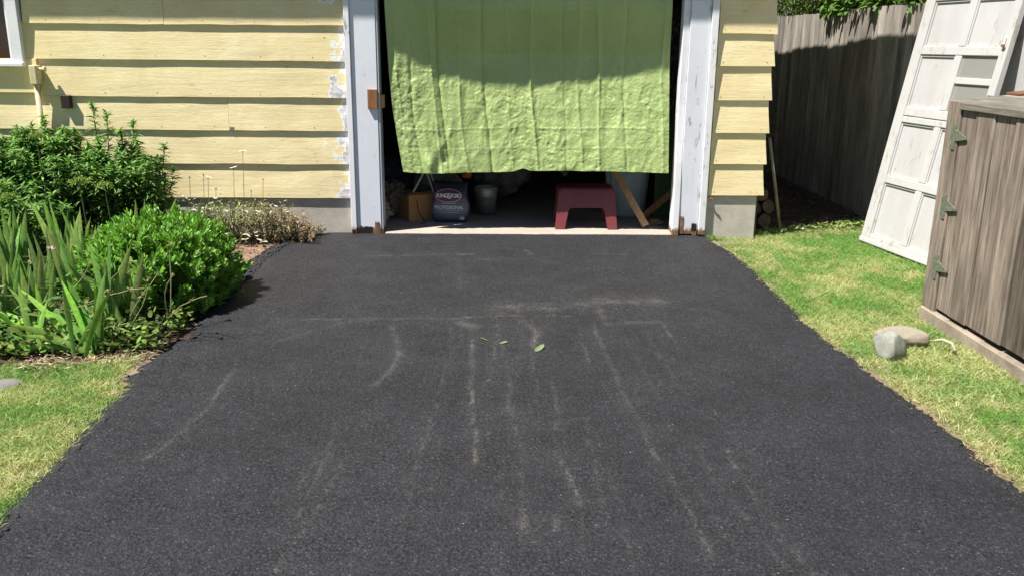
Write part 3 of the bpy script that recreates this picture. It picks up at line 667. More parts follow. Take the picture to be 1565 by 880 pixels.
# ------------------------------------------------------------------ stones, stick
def stone(name, c, s, mat, sd, label, rot=0, cut=None):
    bm = bmesh.new(); bmesh.ops.create_icosphere(bm, subdivisions=4, radius=1)
    for v in bm.verts:
        p = v.co.copy(); q = p*(1+.22*mnoise.noise(p*1.1+Vector((sd, 0, 0)))+.07*mnoise.noise(p*3+Vector((sd, 5, 0)))+.03*mnoise.noise(p*7)+.015*mnoise.noise(p*17))
        if cut:
            for nrm, d in cut:
                nrm = Vector(nrm).normalized(); e = q.dot(nrm)-d
                if e > 0: q -= nrm*e*.7
        v.co = Vector((q.x*s[0], q.y*s[1], q.z*s[2]))
    bmesh.ops.rotate(bm, verts=bm.verts, matrix=Matrix.Rotation(rot, 3, 'Z')); bmesh.ops.translate(bm, verts=bm.verts, vec=c)
    me = bpy.data.meshes.new(name); bm.to_mesh(me); bm.free(); o = link(name, me, mat, smooth=True); return tag(o, label, 'stone')
stone('stone', (1.785, -2.90, .035), (.078, .075, .088), STONE, 3, 'chunky grey angular stone lying on the lawn near the driveway', .3, [((-.9, -.3, .3), .72), ((.3, -.9, .3), .7), ((.5, .1, .8), .75)])
stone('stone', (1.935, -2.70, .025), (.130, .072, .050), STONE2, 8, 'long flat tan stone lying behind the grey one on the lawn', -.32)
tag(MB().tube([(2.06, -2.80, .03), (2.10, -2.81, .04), (2.13, -2.86, .035), (2.125, -2.91, .012)], [.006, .009, .010, .008], 8).build('curved_stick', simple('pale_stick', (.36, .32, .24), .7), smooth=True), 'short pale curved stick in the grass beside the flat tan stone', 'stick')
stone('paving_stone', (-2.56, -3.35, -.016), (.10, .07, .018), PAVER, 12, 'flat grey stone half buried at the front of the flower bed', .2)

# ------------------------------------------------------------------ firewood and pole
LG = [(1.965, .30, .055, .052, 'smallest'), (2.06, .28, .065, .066, ''), (1.985, .33, .165, .058, ''), (2.085, .30, .185, .060, ''), (2.02, .31, .285, .062, ''), (1.97, .34, .375, .048, ''), (2.06, .36, .09, .05, '')]
lab = ['small round firewood log on the ground against the garage side', 'thick firewood log on the ground, outermost of the bottom row', 'firewood log in the middle row touching the garage side', 'firewood log in the middle row, outer one above the thick log', 'pale broad cut firewood log near the top of the pile', 'thin firewood log crowning the pile by the garage corner', 'firewood log set back between the two bottom logs']
for (x, y, z, r, _), lb in zip(LG, lab):
    L_ = empty('firewood_log', (x, y, z-r), lb, 'log', 'firewood stacked against the garage side'); n = 11
    rr_ = [r*(1+rnd.uniform(-.14, .12)) for _ in range(n)]; l = .42+rnd.uniform(-.05, .05)
    pts = [[(x+rr_[k]*math.cos(2*math.pi*k/n)*f, yy_, z+rr_[k]*math.sin(2*math.pi*k/n)*f) for k in range(n)] for yy_, f in ((y, 1), (y+l, .95))]
    V = pts[0]+pts[1]; shape('bark', V, [(k, (k+1) % n, n+(k+1) % n, n+k) for k in range(n)]+[tuple(range(n, 2*n))], BARK, L_)
    shape('cut_face', [(a+(x-a)*.06, b-.003, c_+(z-c_)*.06) for a, b, c_ in pts[0]], [tuple(range(n))], CUT, L_)
tag(MB().tube([(2.165, .16, -.02), (2.065, .10, .40), (1.965, .035, .80)], [.013, .013, .012], 8).build('pole', simple('grey_pole', (.22, .19, .15), .8), smooth=True), 'thin weathered wooden pole leaning on the garage corner', 'pole')
V, F, C = strips(np.stack([rng.uniform(1.95, 3.15, 2600), rng.uniform(.3, 5.5, 2600), rng.uniform(-.02, .03, 2600)], 1), rdir(2600, -.1, .35), rdir(2600, -.2, .2), rng.uniform(.03, .09, 2600), rng.uniform(.01, .03, 2600), rdir(2600, -.3, .3)*.3, 2, lance, vary((.16, .11, .07), 2600, .4))
tag(big('leaf_litter', V, F, DRYM, C=C), 'dry brown leaf litter on the shaded ground behind the lawn', 'leaf litter', kind='stuff')

# ------------------------------------------------------------------ grass
def grass(name, N, x0, x1, y0, y1, keep, label, base):
    x = rng.uniform(x0, x1, N); y = rng.uniform(y0, y1, N); k = keep(x, y) > rng.random(N); x = x[k]; y = y[k]; N = len(x)
    a = rng.uniform(0, 2*np.pi, N)+2*fb(x, y, 4, 3); tilt = .35+.55*rng.random(N); D = np.stack([np.cos(a)*tilt, np.sin(a)*tilt, np.ones(N)], 1); D = unit(D)
    p1 = fb(x, y, 2.0, 21); p2 = fb(x, y, 9, 22); L = (.018+.027*rng.random(N))*(.65+.8*p1)
    S = unit(np.cross(D, rdir(N, -.2, .2))); bd_ = np.stack([np.cos(a), np.sin(a), -.5*np.ones(N)], 1)*rng.uniform(.1, .7, N)[:, None]
    lush = np.array([.155, .305, .070]); yel = np.array([.42, .45, .20]); dead = np.array([.56, .48, .29])
    t = np.clip((p1-.42)*3.2+(p2-.5)*1.2+base+rng.normal(0, .18, N), 0, 1)[:, None]; C = lush*(1-t)+yel*t
    t2 = np.clip((p2-.57)*4.5+(rng.random(N)-.70)*1.5, 0, 1)[:, None]; C = C*(1-t2)+dead*t2; C *= rng.uniform(.7, 1.3, (N, 1))
    P = np.stack([x, y, np.full(N, -.026)+.02*(fb(x, y, 2.2, 1)-.5)], 1)
    V, F, C = strips(P, D, S, L, rng.uniform(.0028, .0048, N), bd_, 2, blade, C, tipc=1.25)
    tag(big(name, V, F, GRASSM, C=C), label, 'grass', kind='stuff')
def keepR(x, y):
    k = (x > edgeR(y)+.005+.07*fb(y, y*0, 7, 77))*1.
    k *= np.where(y > -.02, (x > 1.93)*np.clip(1-(y-.12-.38*(x-1.93))/.15, 0, 1), 1)
    k *= 1-(x > 2.26)*(y < -2.17)
    k *= np.clip(1.35-1.5*np.clip(fb(x, y, 5, 61)-.55, 0, 1)*3, .15, 1); k *= np.clip((x-edgeR(y))/.16, .15, 1)
    k *= np.where((y > -.30)*(x < 1.9), .35, 1); return k
grass('grass_blades', 175000, 1.45, 3.19, -5.2, .75, keepR, 'sunlit green lawn grass between the driveway and the weathered box', .22)
def keepL(x, y):
    k = (x < edgeL(y)-.002-.03*fb(y, y*0, 7, 79)-.10*(y > -3.35))*(1-bedmask(x, y)*.97)
    k *= np.clip(1.35-1.5*np.clip(fb(x, y, 5, 62)-.55, 0, 1)*3, .2, 1); k *= np.clip((edgeL(y)-x)/.07, .5, 1); return k
grass('grass_blades', 150000, -3.6, -1.86, -5.4, -2.7, keepL, 'yellow green mown grass in front of the flower bed', .60)
# broad clover like weeds where lawn meets the alley
N = 500; x = rng.triangular(1.95, 3.1, 3.1, N); y = .10+.38*(x-1.93)+rng.normal(0, .07, N)-.03
V, F, C = strips(np.stack([x, y, rng.uniform(0, .035, N)], 1), rdir(N, .1, .7), sides(rdir(N, .1, .7)), rng.uniform(.02, .045, N), rng.uniform(.012, .024, N), rdir(N, -.5, .1)*.4, 3, ovate, vary((.24, .32, .10), N))
tag(big('clover_weeds', V, F, LEAF, C=C), 'low leafy weeds at the edge of the alley shade', 'weeds', kind='stuff')
P = []
for cx, cy_ in ((1.97, .08), (2.10, .14), (1.52, -.10)):
    n = 60; b = np.tile([cx, cy_, -.01], (n, 1))+rng.normal(0, .025, (n, 3))*[1, 1, 0]; d = rdir(n, .4, .95)
    P.append(strips(b, d, sides(d), rng.uniform(.05, .12, n), rng.uniform(.005, .009, n), np.tile([0, 0, -.5], (n, 1)), 3, blade, vary((.20, .30, .10), n)))
V, F, C = cat(P); tag(big('grass_tufts', V, F, GRASSM, C=C), 'long grass tufts at the corner of the garage foundation', 'grass', kind='stuff')

# ------------------------------------------------------------------ plants in the bed
def bush(name, cx, cy_, rx, ry, ns_, h0, h1, label, tall=(), c=(.145, .275, .065)):
    E_ = empty(name, (cx, cy_, 0), label, 'bush', 'narrow leaved bushes against the yellow wall'); P = []; sm = MB()
    st = []
    for i in range(ns_):
        a = rng.uniform(0, 2*math.pi); r = math.sqrt(rng.random()); x = cx+rx*r*math.cos(a); y = cy_+ry*r*math.sin(a)
        h = rng.uniform(h0, h1)*(1-.25*r*r); st.append((x, y, h))
    st += list(tall)
    for j, (x, y, h) in enumerate(st):
        tip = np.array([x+rng.normal(0, .05)+(x-cx)*.18, min(y+rng.normal(0, .05), -.08), h]); b = np.array([x, y, 0.])
        if j % 4 == 0 or j >= ns_: sm.tube([b, (b+tip)/2+np.array([.01, 0, 0]), tip], [.006, .005, .003], 5)
        n = int(170*h/.8)+20; t = rng.random(n)**.7; t[:14] = rng.uniform(.93, 1., 14); pos = b+(tip-b)*t[:, None]
        d = rdir(n, -.1, .75); d[:14] = rdir(14, .3, .98); d = unit(d); l = rng.uniform(.05, .095, n)*np.where(t > .95, .75, 1)
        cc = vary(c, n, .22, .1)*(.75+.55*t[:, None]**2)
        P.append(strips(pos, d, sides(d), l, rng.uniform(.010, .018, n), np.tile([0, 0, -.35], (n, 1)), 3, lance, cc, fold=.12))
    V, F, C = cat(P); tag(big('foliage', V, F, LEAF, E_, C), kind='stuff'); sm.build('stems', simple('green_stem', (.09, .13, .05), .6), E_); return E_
bush('leafy_bush', -4.35, -.55, .55, .33, 140, .78, .98, 'wide dense narrow leaved bush at the left edge under the window')
bush('leafy_bush', -3.62, -.55, .38, .30, 110, .76, .96, 'dense bush whose top hides the foot of the wall conduit', [(-3.62, -.4, .97)])
bush('leafy_bush', -3.17, -.48, .33, .26, 100, .56, .80, 'looser bush with one tall leafy spire beside the bare siding', [(-3.28, -.42, 1.07), (-3.26, -.45, 1.0), (-3.07, -.45, .93), (-3.05, -.45, .88), (-2.97, -.42, .80), (-2.93, -.42, .76), (-2.87, -.4, .66)])
bush('leafy_bush', -3.95, -1.25, .70, .40, 120, .42, .68, 'lower dark leafy bush behind the iris blades at the far left')

# feathery yellow-green plant
E_ = empty('flowering_herb', (-3.2, -1.35, 0), 'yellow green umbel flowering herb poking above the iris leaves', 'herb'); P = []
for (x, y, z, r) in ((-3.05, -1.3, .60, .08), (-3.45, -1.45, .52, .05), (-3.85, -1.4, .50, .07), (-2.95, -1.15, .55, .06), (-3.5, -.9, .86, .05), (-4.1, -1.3, .55, .06)):
    n = 260; a = rng.uniform(0, 2*np.pi, n); q = r*np.sqrt(rng.random(n)); pos = np.stack([x+q*np.cos(a), y+q*np.sin(a), z+.03*(1-(q/r)**2)+rng.normal(0, .008, n)], 1); d = rdir(n, 0, 1)
    P.append(strips(pos, d, sides(d), rng.uniform(.008, .02, n), rng.uniform(.004, .008, n), np.zeros((n, 3)), 2, ovate, vary((.20, .29, .055), n, .25)))
V, F, C = cat(P); tag(big('flower_heads', V, F, LEAF, E_, C), kind='stuff')
HS = simple('herb_stem', (.12, .16, .06), .6)
for (x, y, z) in ((-3.05, -1.3, .60), (-3.45, -1.45, .52), (-3.85, -1.4, .50), (-2.95, -1.15, .55), (-3.5, -.9, .86), (-4.1, -1.3, .55)): MB().tube([(x+.03, y+.02, 0), (x, y, z)], [.005, .003], 5).build('stem', HS, E_)

# irises: every clump a plant, every blade a leaf
IR = [(-2.98, -1.75, .58, 9, 'upright'), (-3.22, -1.95, .60, 9, 'upright'), (-2.80, -2.0, .55, 8, 'upright'), (-3.05, -2.3, .55, 9, 'upright'), (-3.38, -2.35, .55, 9, 'upright'), (-2.80, -2.45, .50, 8, 'upright'), (-3.3, -2.75, .48, 8, 'upright'), (-2.62, -1.35, .52, 6, 'upright'), (-2.42, -1.30, .50, 5, 'upright'), (-3.6, -1.9, .58, 8, 'upright'),
      (-2.32, -2.95, .46, 10, 'fan'), (-2.62, -2.85, .42, 8, 'fan'), (-2.30, -2.60, .52, 7, 'upright'), (-2.85, -3.12, .36, 9, 'fan'), (-2.95, -2.62, .52, 9, 'upright'), (-2.66, -2.25, .56, 8, 'upright'), (-3.55, -2.9, .42, 9, 'upright'), (-3.15, -3.02, .40, 8, 'upright'), (-3.7, -2.4, .52, 8, 'upright')]
il = ['iris clump at the back of the bed left of the bright mounded sedum', 'iris clump with tall grey green blades just in front of the yellow green herb', 'iris clump pressed against the left side of the mounded sedum, towards the wall', 'iris clump in the middle of the iris bed with crowded upright blades', 'iris clump at the left picture edge, middle depth', 'iris clump left of the sedum, nearer the lawn', 'iris clump at the left picture edge, near the lawn', 'small iris clump behind the sedum with blades rising over it', 'few iris blades standing behind the sedum, nearest the concrete foundation', 'iris clump farthest left, under the dark bushes',
      'iris fan at the lawn edge with long arching leaves sweeping left', 'smaller iris fan at the lawn edge left of the arching one', 'iris clump growing up through the front of the sedum', 'low grassy iris fan at the front left corner of the bed', 'crowded iris clump between the arching fan and the left picture edge', 'tall iris clump touching the left flank of the sedum, just behind the arching fan', 'grassy iris clump cut by the left picture edge at the lawn', 'iris clump behind the low grassy fan at the front left corner', 'iris clump beyond the left picture edge beside the dark bush']
irisM = WAXY
for (x, y, h, n, kind), lb in zip(IR, il):
    E_ = empty('iris', (x, y, 0), lb, 'iris', 'irises in the flower bed'); 
    n += 5
    for k in range(n):
        s_ = -1 if k % 2 else 1; f = (k+.5)/n
        if kind == 'fan': an = (f-.72)*1.7+rnd.uniform(-.1, .1); yaw = rnd.uniform(-.5, .2); bend = np.array([[np.sign(an)*.22*abs(an), rnd.uniform(-.1, .1), -.12-.16*abs(an)]])
        else: an = (f-.5)*.42+rnd.uniform(-.10, .10); yaw = rnd.uniform(-.9, .9); bend = np.array([[an*.35, rnd.uniform(-.1, .1), -.04]])
        d = np.array([[math.sin(an)*math.cos(yaw), math.sin(an)*math.sin(yaw), math.cos(an)]]); sa = rnd.uniform(-.7, .7)
        S = unit(np.cross(d, np.array([[math.sin(sa)*.6, -math.cos(sa), .1]])))
        L_ = np.array([h*rnd.uniform(.7, 1.12)]); b = np.array([[x+rnd.uniform(-.07, .07), y+rnd.uniform(-.06, .06), -.01]])
        c_ = vary((.19, .33, .09) if kind != 'fan' else (.19, .36, .07), 1, .25, .10); tc = np.array(rnd.choice([(1, 1, 1), (1.1, 1.05, .9), (.85, .9, .9), (1.05, 1.1, .9), (1.25, 1.05, .8)]))
        V, F, C = strips(b, d, S, L_, np.array([rnd.uniform(.028, .050)]), bend, 9, sword, c_, fold=.14, tipc=tc); big('leaf', V, F, irisM, E_, C, smooth=True)
# weeds under the irises
N = 1500; x = rng.uniform(-3.0, -1.98, N); y = rng.uniform(-2.98, -2.45, N)+.1*(x+2.5)
d = rdir(N, .1, .8); V, F, C = strips(np.stack([x, y, rng.uniform(0, .15, N)*(rng.random(N))], 1), d, sides(d), rng.uniform(.025, .055, N), rng.uniform(.016, .034, N), rdir(N, -.4, 0)*.3, 3, ovate, vary((.13, .20, .045), N, .45))
tag(big('bed_weeds', V, F, LEAF, C=C), 'low round leaved weeds and seedlings under the irises', 'weeds', kind='stuff')
N = 4200; x = rng.uniform(-4.2, -2.35, N); y = rng.uniform(-2.95, -.9, N); d = rdir(N, -.1, .6)
V, F, C = strips(np.stack([x, y, rng.uniform(0, .30, N)*rng.random(N)], 1), d, sides(d), rng.uniform(.03, .07, N), rng.uniform(.012, .03, N), rdir(N, -.4, 0)*.3, 3, ovate, vary((.09, .17, .04), N, .35))
tag(big('undergrowth', V, F, LEAF, C=C), 'dark leafy undergrowth filling the flower bed behind the irises', 'undergrowth', kind='stuff')
# wandering cranesbill stalks with pink-ish dry flowers
E_ = empty('flower_stalks', (-2.6, -2.7, 0), 'thin sprawling stalks with a pale pink flower in front of the irises', 'flower'); m = MB(); P = []
for (x, y) in ((-2.75, -2.7), (-2.6, -2.75), (-2.45, -2.6), (-2.2, -2.75), (-2.05, -2.6)):
    for k in range(3):
        p = [Vector((x, y, .05))]; dd = Vector((rnd.uniform(-.4, .8), rnd.uniform(-.3, .1), 1)).normalized()
        for q in range(5): dd = (dd+Vector((rnd.uniform(-.3, .3), rnd.uniform(-.2, .1), -.12))).normalized(); p.append(p[-1]+dd*.085)
        m.tube(p, [.0028]*6, 5); n = 14; e = rdir(n, -.2, .8); P.append(strips(np.tile(np.array(p[rnd.randrange(3, 6)]), (n, 1)), e, sides(e), rng.uniform(.012, .03, n), rng.uniform(.005, .010, n), np.zeros((n, 3)), 2, ovate, vary((.25, .24, .10), n, .3)))
tag(m.build('stems', simple('pale_stalk', (.24, .24, .12), .7), E_), kind='stuff')
n = 16; e = rdir(n, .0, .8); P.append(strips(np.tile([-2.70, -2.45, .42], (n, 1)), e, sides(e), np.full(n, .025), np.full(n, .014), np.zeros((n, 3)), 2, ovate, vary((.55, .38, .44), n, .1)))
V, F, C = cat(P); tag(big('small_leaves', V, F, LEAF, E_, C), kind='stuff')

# sedum mound
E_ = empty('sedum', (-2.27, -2.1, 0), 'bright green rounded sedum mound casting a shadow on the driveway', 'sedum'); P = []
cx, cy_, rx, ry, H = -2.30, -1.98, .47, .60, .46
ns_ = 620; a = rng.uniform(0, 2*np.pi, ns_); r = np.sqrt(rng.random(ns_))*(1+.10*np.sin(3*a+1)+.05*np.sin(7*a)); 
ht = .17+(H-.17)*np.clip(1-np.minimum(r, 1)**4, 0, 1)**.7+rng.normal(0, .026, ns_); lowr = rng.random(ns_) < .22; ht = np.where(lowr, rng.uniform(.05, .2, ns_), ht); r = np.where(lowr, rng.uniform(.80, .98, ns_), r)
tip = np.stack([cx+rx*r*np.cos(a), cy_+ry*r*np.sin(a), np.maximum(ht, .05)], 1); tip[:, 0] -= .03*(tip[:, 1]-cy_)
ax = unit(np.stack([np.cos(a)*r**2*1.0, np.sin(a)*r**2*1.0, np.full(ns_, 1.)], 1)+rng.normal(0, .2, (ns_, 3)))
low = r > .86
n = 30
for lay in range(2):
    T_ = np.repeat(tip, n, 0); AX = np.repeat(ax, n, 0); k = np.tile(np.arange(n), ns_); dn = (k/n)*.13+lay*.10; rad = rdir(len(T_), -.2, .2); rad = unit(rad-AX*(rad*AX).sum(1)[:, None])
    el = np.interp(k/n, [0, .35, 1], [1.15, .6, .15]); d = unit(rad*np.cos(el)[:, None]+AX*np.sin(el)[:, None]); pos = T_-AX*dn[:, None]+rad*.004
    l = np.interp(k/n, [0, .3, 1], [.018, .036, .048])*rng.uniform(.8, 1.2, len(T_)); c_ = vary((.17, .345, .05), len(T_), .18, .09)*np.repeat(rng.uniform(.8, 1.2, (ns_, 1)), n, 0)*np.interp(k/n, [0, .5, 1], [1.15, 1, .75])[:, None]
    sel = (pos[:, 2] > .0)&((rng.random(len(T_)) < (1 if lay == 0 else .45)))
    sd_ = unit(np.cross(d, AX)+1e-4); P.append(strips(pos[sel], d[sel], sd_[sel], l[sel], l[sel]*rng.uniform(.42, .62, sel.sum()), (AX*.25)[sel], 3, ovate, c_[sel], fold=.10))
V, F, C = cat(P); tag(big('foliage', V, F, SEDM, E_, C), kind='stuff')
m = MB()
for q in range(0, ns_, 5): b = tip[q].copy(); b[2] = 0; b[:2] = (b[:2]-[cx, cy_])*.5+[cx, cy_]; m.tube([b, tip[q]-np.array([0, 0, .02])], [.005, .004], 5)
m.build('stems', simple('sedum_stem', (.10, .17, .06), .6), E_)

# feverfew / dried daisy plant along the foundation
E_ = empty('daisy_plant', (-2.25, -.25, 0), 'straggly half dried daisy plant with small white flowers along the foundation', 'daisy plant'); P = []; m = MB()
def hcurve(x): return np.interp(x, [-2.85, -2.6, -2.3, -2.0, -1.85, -1.70], [.20, .27, .31, .29, .21, .06])
for i in range(330):
    x = rng.uniform(-2.88, -1.72); y = -.07-rng.random()*.34; h = hcurve(x)*rng.uniform(.55, 1.08); dry = np.clip((x+2.45)/.6+rng.normal(0, .25), 0, 1)
    b = np.array([x, y, 0]); tp = b+np.array([rng.normal(0, .05), -.02+rng.normal(0, .03), h]); n = 26; t = rng.random(n)**.8; pos = b+(tp-b)*t[:, None]; d = rdir(n, -.4, .6)
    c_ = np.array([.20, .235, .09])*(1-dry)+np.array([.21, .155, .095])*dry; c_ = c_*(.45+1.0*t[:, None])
    P.append(strips(pos, d, sides(d), rng.uniform(.02, .045, n), rng.uniform(.005, .012, n), np.tile([0, 0, -.5], (n, 1)), 2, lance, np.clip(c_*(1+rng.normal(0, .35, (n, 1))), .01, .9)))
    if i % 3 == 0: m.tube([b, (b+tp)/2+np.array([.01, 0, 0]), tp], [.003, .0025, .002], 4)
FL = []
def px_w(px_, py_, yv_):
    dv = fwd*1+r2*((px_-782.5)/FPX)-u2*((py_-440)/FPX); t = (yv_-CP[1])/dv.y; return Vector(CP)+dv*t
for (a_, b_, y_) in ((357, 257, -.25), (371, 232, -.2), (330, 290, -.3), (318, 272, -.3)): FL.append((px_w(a_, b_, y_), 1))
for (a_, b_, y_) in ((311, 268, -.3), (402, 275, -.22), (290, 272, -.3), (384, 293, -.25)): FL.append((px_w(a_, b_, y_), 0))
for p_, wh in FL:
    m.tube([(p_.x-.03, p_.y+.02, .1), (p_.x-.012, p_.y, p_.z*.6), p_], [.0028, .0024, .002], 4)
tag(m.build('stems', simple('dry_stem', (.17, .15, .09), .8), E_), kind='stuff')
V, F, C = cat(P); tag(big('foliage', V, F, DRYM, E_, C), kind='stuff')
for i in range(60):
    if i < 36: x, z = rng.normal(-2.66, .11), rng.uniform(.22, .37)
    elif i < 50: x, z = rng.uniform(-2.5, -1.9), rng.uniform(.20, .34)
    else: x, z = rng.normal(-2.2, .08), rng.uniform(.03, .10)
    FL.append((Vector((x, -.32-rng.random()*.1-(.12 if z < .12 else 0), z)), 1))
for p_, wh in FL:
    n = 14; a_ = np.arange(n)*2*np.pi/n; tl = rng.normal(0, .3, 2); d = unit(np.stack([np.cos(a_), np.sin(a_)*.9, .25*np.ones(n)+tl[0]*np.cos(a_)], 1)) if wh else rdir(n, -.2, 1)
    l = (rng.uniform(.024, .032) if wh and p_.y > -.31 and p_.z > .38 else rng.uniform(.012, .024)) if wh else .012
    V, F, C = strips(np.tile(np.array(p_), (n, 1)), d, sides(d), np.full(n, l), np.full(n, l*.45), np.zeros((n, 3)), 2, ovate, vary((.72, .68, .58) if wh else (.12, .08, .05), n, .08, .03)); big('flower', V, F, DRYM, E_, C)

# bed litter
N = 1500; x = rng.uniform(-2.7, -1.9, N); y = rng.uniform(-1.6, -.3, N); d = rdir(N, -.1, .25)
V, F, C = strips(np.stack([x, y, rng.uniform(-.02, .0, N)], 1), d, rdir(N, -.2, .2), rng.uniform(.012, .045, N), rng.uniform(.006, .016, N), np.zeros((N, 3)), 2, lance, vary((.26, .17, .12), N, .4))
tag(big('dead_leaves', V, F, DRYM, C=C), 'dry reddish brown dead leaves on the bare soil beside the driveway', 'dead leaves', kind='stuff')
N = 500; x = rng.uniform(-2.6, -1.98, N); y = -2.98+.22*(x+2.1)+rng.normal(0, .07, N); d = rdir(N, -.1, .4)
V, F, C = strips(np.stack([x, y, rng.uniform(-.02, .01, N)], 1), d, rdir(N, -.2, .2), rng.uniform(.02, .06, N), rng.uniform(.004, .012, N), np.zeros((N, 3)), 2, lance, vary((.36, .29, .19), N, .3))
tag(big('straw', V, F, DRYM, C=C), 'pale straw and dead blades where the bed meets the lawn', 'straw', kind='stuff')
# fallen leaves on the driveway
for (x, y, l, a_, c_, lb) in ((-.057, -2.91, .075, .9, (.26, .33, .17), 'pale green fallen leaf, largest of those on the driveway'), (-.30, -2.75, .05, 2.6, (.26, .32, .08), 'small yellow green fallen leaf left of the other two on the driveway'), (-.24, -2.79, .04, .2, (.24, .27, .14), 'tiny grey green fallen leaf between the other two on the driveway')):
    d = np.array([[math.cos(a_), math.sin(a_), .05]]); V, F, C = strips(np.array([[x, y, .006]]), d, np.array([[-math.sin(a_), math.cos(a_), .3]]), np.array([l]), np.array([l*.36]), np.array([[0, 0, .15]]), 6, ovate, vary(c_, 1, .02, .01), fold=.15)
    tag(big('fallen_leaf', V, F, LEAF, C=C), lb, 'leaf', 'fallen leaves on the driveway')

# weed in the shaded alley
E_ = empty('alley_shrub', (2.75, 3.2, 0), 'scraggly dark shrub growing in the shaded alley by the fence', 'shrub'); P = []
n = 1500; pos = np.array([2.55, 3.0, .62])+rng.normal(0, 1, (n, 3))*[.16, .25, .22]; d = rdir(n, -.7, .4)
P.append(strips(pos, d, sides(d), rng.uniform(.04, .09, n), rng.uniform(.01, .02, n), np.tile([0, 0, -.4], (n, 1)), 3, lance, vary((.10, .12, .06), n, .3)))
V, F, C = cat(P); tag(big('foliage', V, F, LEAF, E_, C), kind='stuff')
m = MB(); [m.tube([(2.55, 3.0, -.02), (2.55+rnd.uniform(-.1, .1), 3+rnd.uniform(-.1, .1), .4), (2.55+rnd.uniform(-.2, .2), 3+rnd.uniform(-.2, .2), .8)], [.012, .009, .004], 6) for _ in range(7)]; tag(m.build('stems', BARK, E_), kind='stuff')

# trees over the fence
def tree(name, base, h, spots, label, lc, ll, lw, dens):
    E_ = empty(name, base, label, 'tree'); m = MB(); b = Vector(base)
    m.tube([b, b+Vector((.05, .05, h*.5)), b+Vector((0, .1, h))], [.09, .07, .035], 9)
    for s_ in spots: p = Vector(s_[:3]); m.tube([b+Vector((.03, .05, h*.45)), (b+p)/2+Vector((0, 0, h*.25)), p], [.04, .025, .01], 6)
    m.build('trunk', BARK, E_); P = []
    for (x, y, z, r, cm) in spots:
        n = int(dens*r**2.2); v = rdir(n, -1, 1)*(rng.random(n)**.45)[:, None]*r; pos = np.array([x, y, z])+v*[1, 1, .75]; d = unit(rdir(n, -.9, .5)+v/r*.5)
        P.append(strips(pos, d, sides(d), rng.uniform(*ll, n), rng.uniform(*lw, n), np.tile([0, 0, -.3], (n, 1)), 4, ovate, vary(lc, n, .25)*cm, fold=.12))
    V, F, C = cat(P); tag(big('crown', V, F, LEAF, E_, C, smooth=True), kind='stuff')
tree('leafy_tree', (4.0, 1.6, -.02), 3.0, [(3.55, .2, 2.05, .42, 1.1), (3.6, .9, 2.15, .48, 1.), (3.45, 1.6, 2.13, .42, 1.), (3.42, 2.25, 2.12, .38, 1.05), (3.75, 1.6, 2.7, .7, .9), (3.9, .3, 2.7, .7, .9), (4.1, 2.6, 2.6, .8, .9), (3.28, 1.95, 1.93, .17, 1.1), (3.26, 2.35, 1.95, .16, 1.1), (3.22, 2.15, 1.90, .10, 1.1), (3.25, 1.2, 1.95, .15, 1.), (3.25, .5, 1.93, .15, 1.)], 'broad leaved green tree hanging over the top of the grey fence', (.12, .23, .045), (.05, .095), (.03, .055), 5200)
tree('cedar_shrub', (4.1, 4.3, -.02), 2.8, [(3.55, 3.7, 2.1, .45, .9), (3.5, 4.5, 2.1, .5, .8), (3.7, 5.3, 2.3, .6, .8), (3.8, 4.2, 2.8, .7, .8), (3.6, 3.2, 2.2, .4, .9)], 'fine leaved dull green shrub behind the fence next to the garage corner', (.11, .16, .04), (.03, .06), (.010, .02), 16000)
hd = []
# ------------------------------------------------------------------ things inside the garage
CARD = simple('cardboard', (.42, .22, .09), .85, .12, 15, .1)
def rbox(c, sx, sy_, h, rot, name, mat, par, bev=0, taper=1.):
    m = Matrix.Translation(c) @ Matrix.Rotation(rot, 4, 'Z'); V = [(sx*a*.5*(taper if t else 1), sy_*b*.5*(taper if t else 1), h*t) for a, b in ((-1, -1), (1, -1), (1, 1), (-1, 1)) for t in (0, 1)]
    return MB().add([m @ Vector(v) for v in V], [(0, 2, 4, 6), (1, 7, 5, 3), (0, 1, 3, 2), (2, 3, 5, 4), (4, 5, 7, 6), (6, 7, 1, 0)]).build(name, mat, par, bev)
CB = empty('cardboard_box', (-1.0, .62, .012), 'brown cardboard box on the garage floor beside the charcoal bag', 'box')
m4 = Matrix.Translation((-.98, .62, .014)) @ Matrix.Rotation(R(32), 4, 'Z')
for (a, b, c_, d_) in ((-.15, .15, -.15, -.146), (-.15, .15, .146, .15), (-.15, -.146, -.146, .146), (.146, .15, -.146, .146), (-.146, .146, -.146, .146)):
    MB().box(a, b, c_, d_, 0, .225 if b-a < .01 or d_-c_ < .01 else .004, 0, m4).build('side_panel', CARD, CB)
MB().add([m4 @ Vector(v) for v in ((-.15, -.15, .225), (.15, -.15, .225), (.15, -.10, .245), (-.15, -.11, .24), (-.15, -.153, .225), (.15, -.153, .225))], [(0, 1, 2, 3)]).build('flap', CARD, CB)
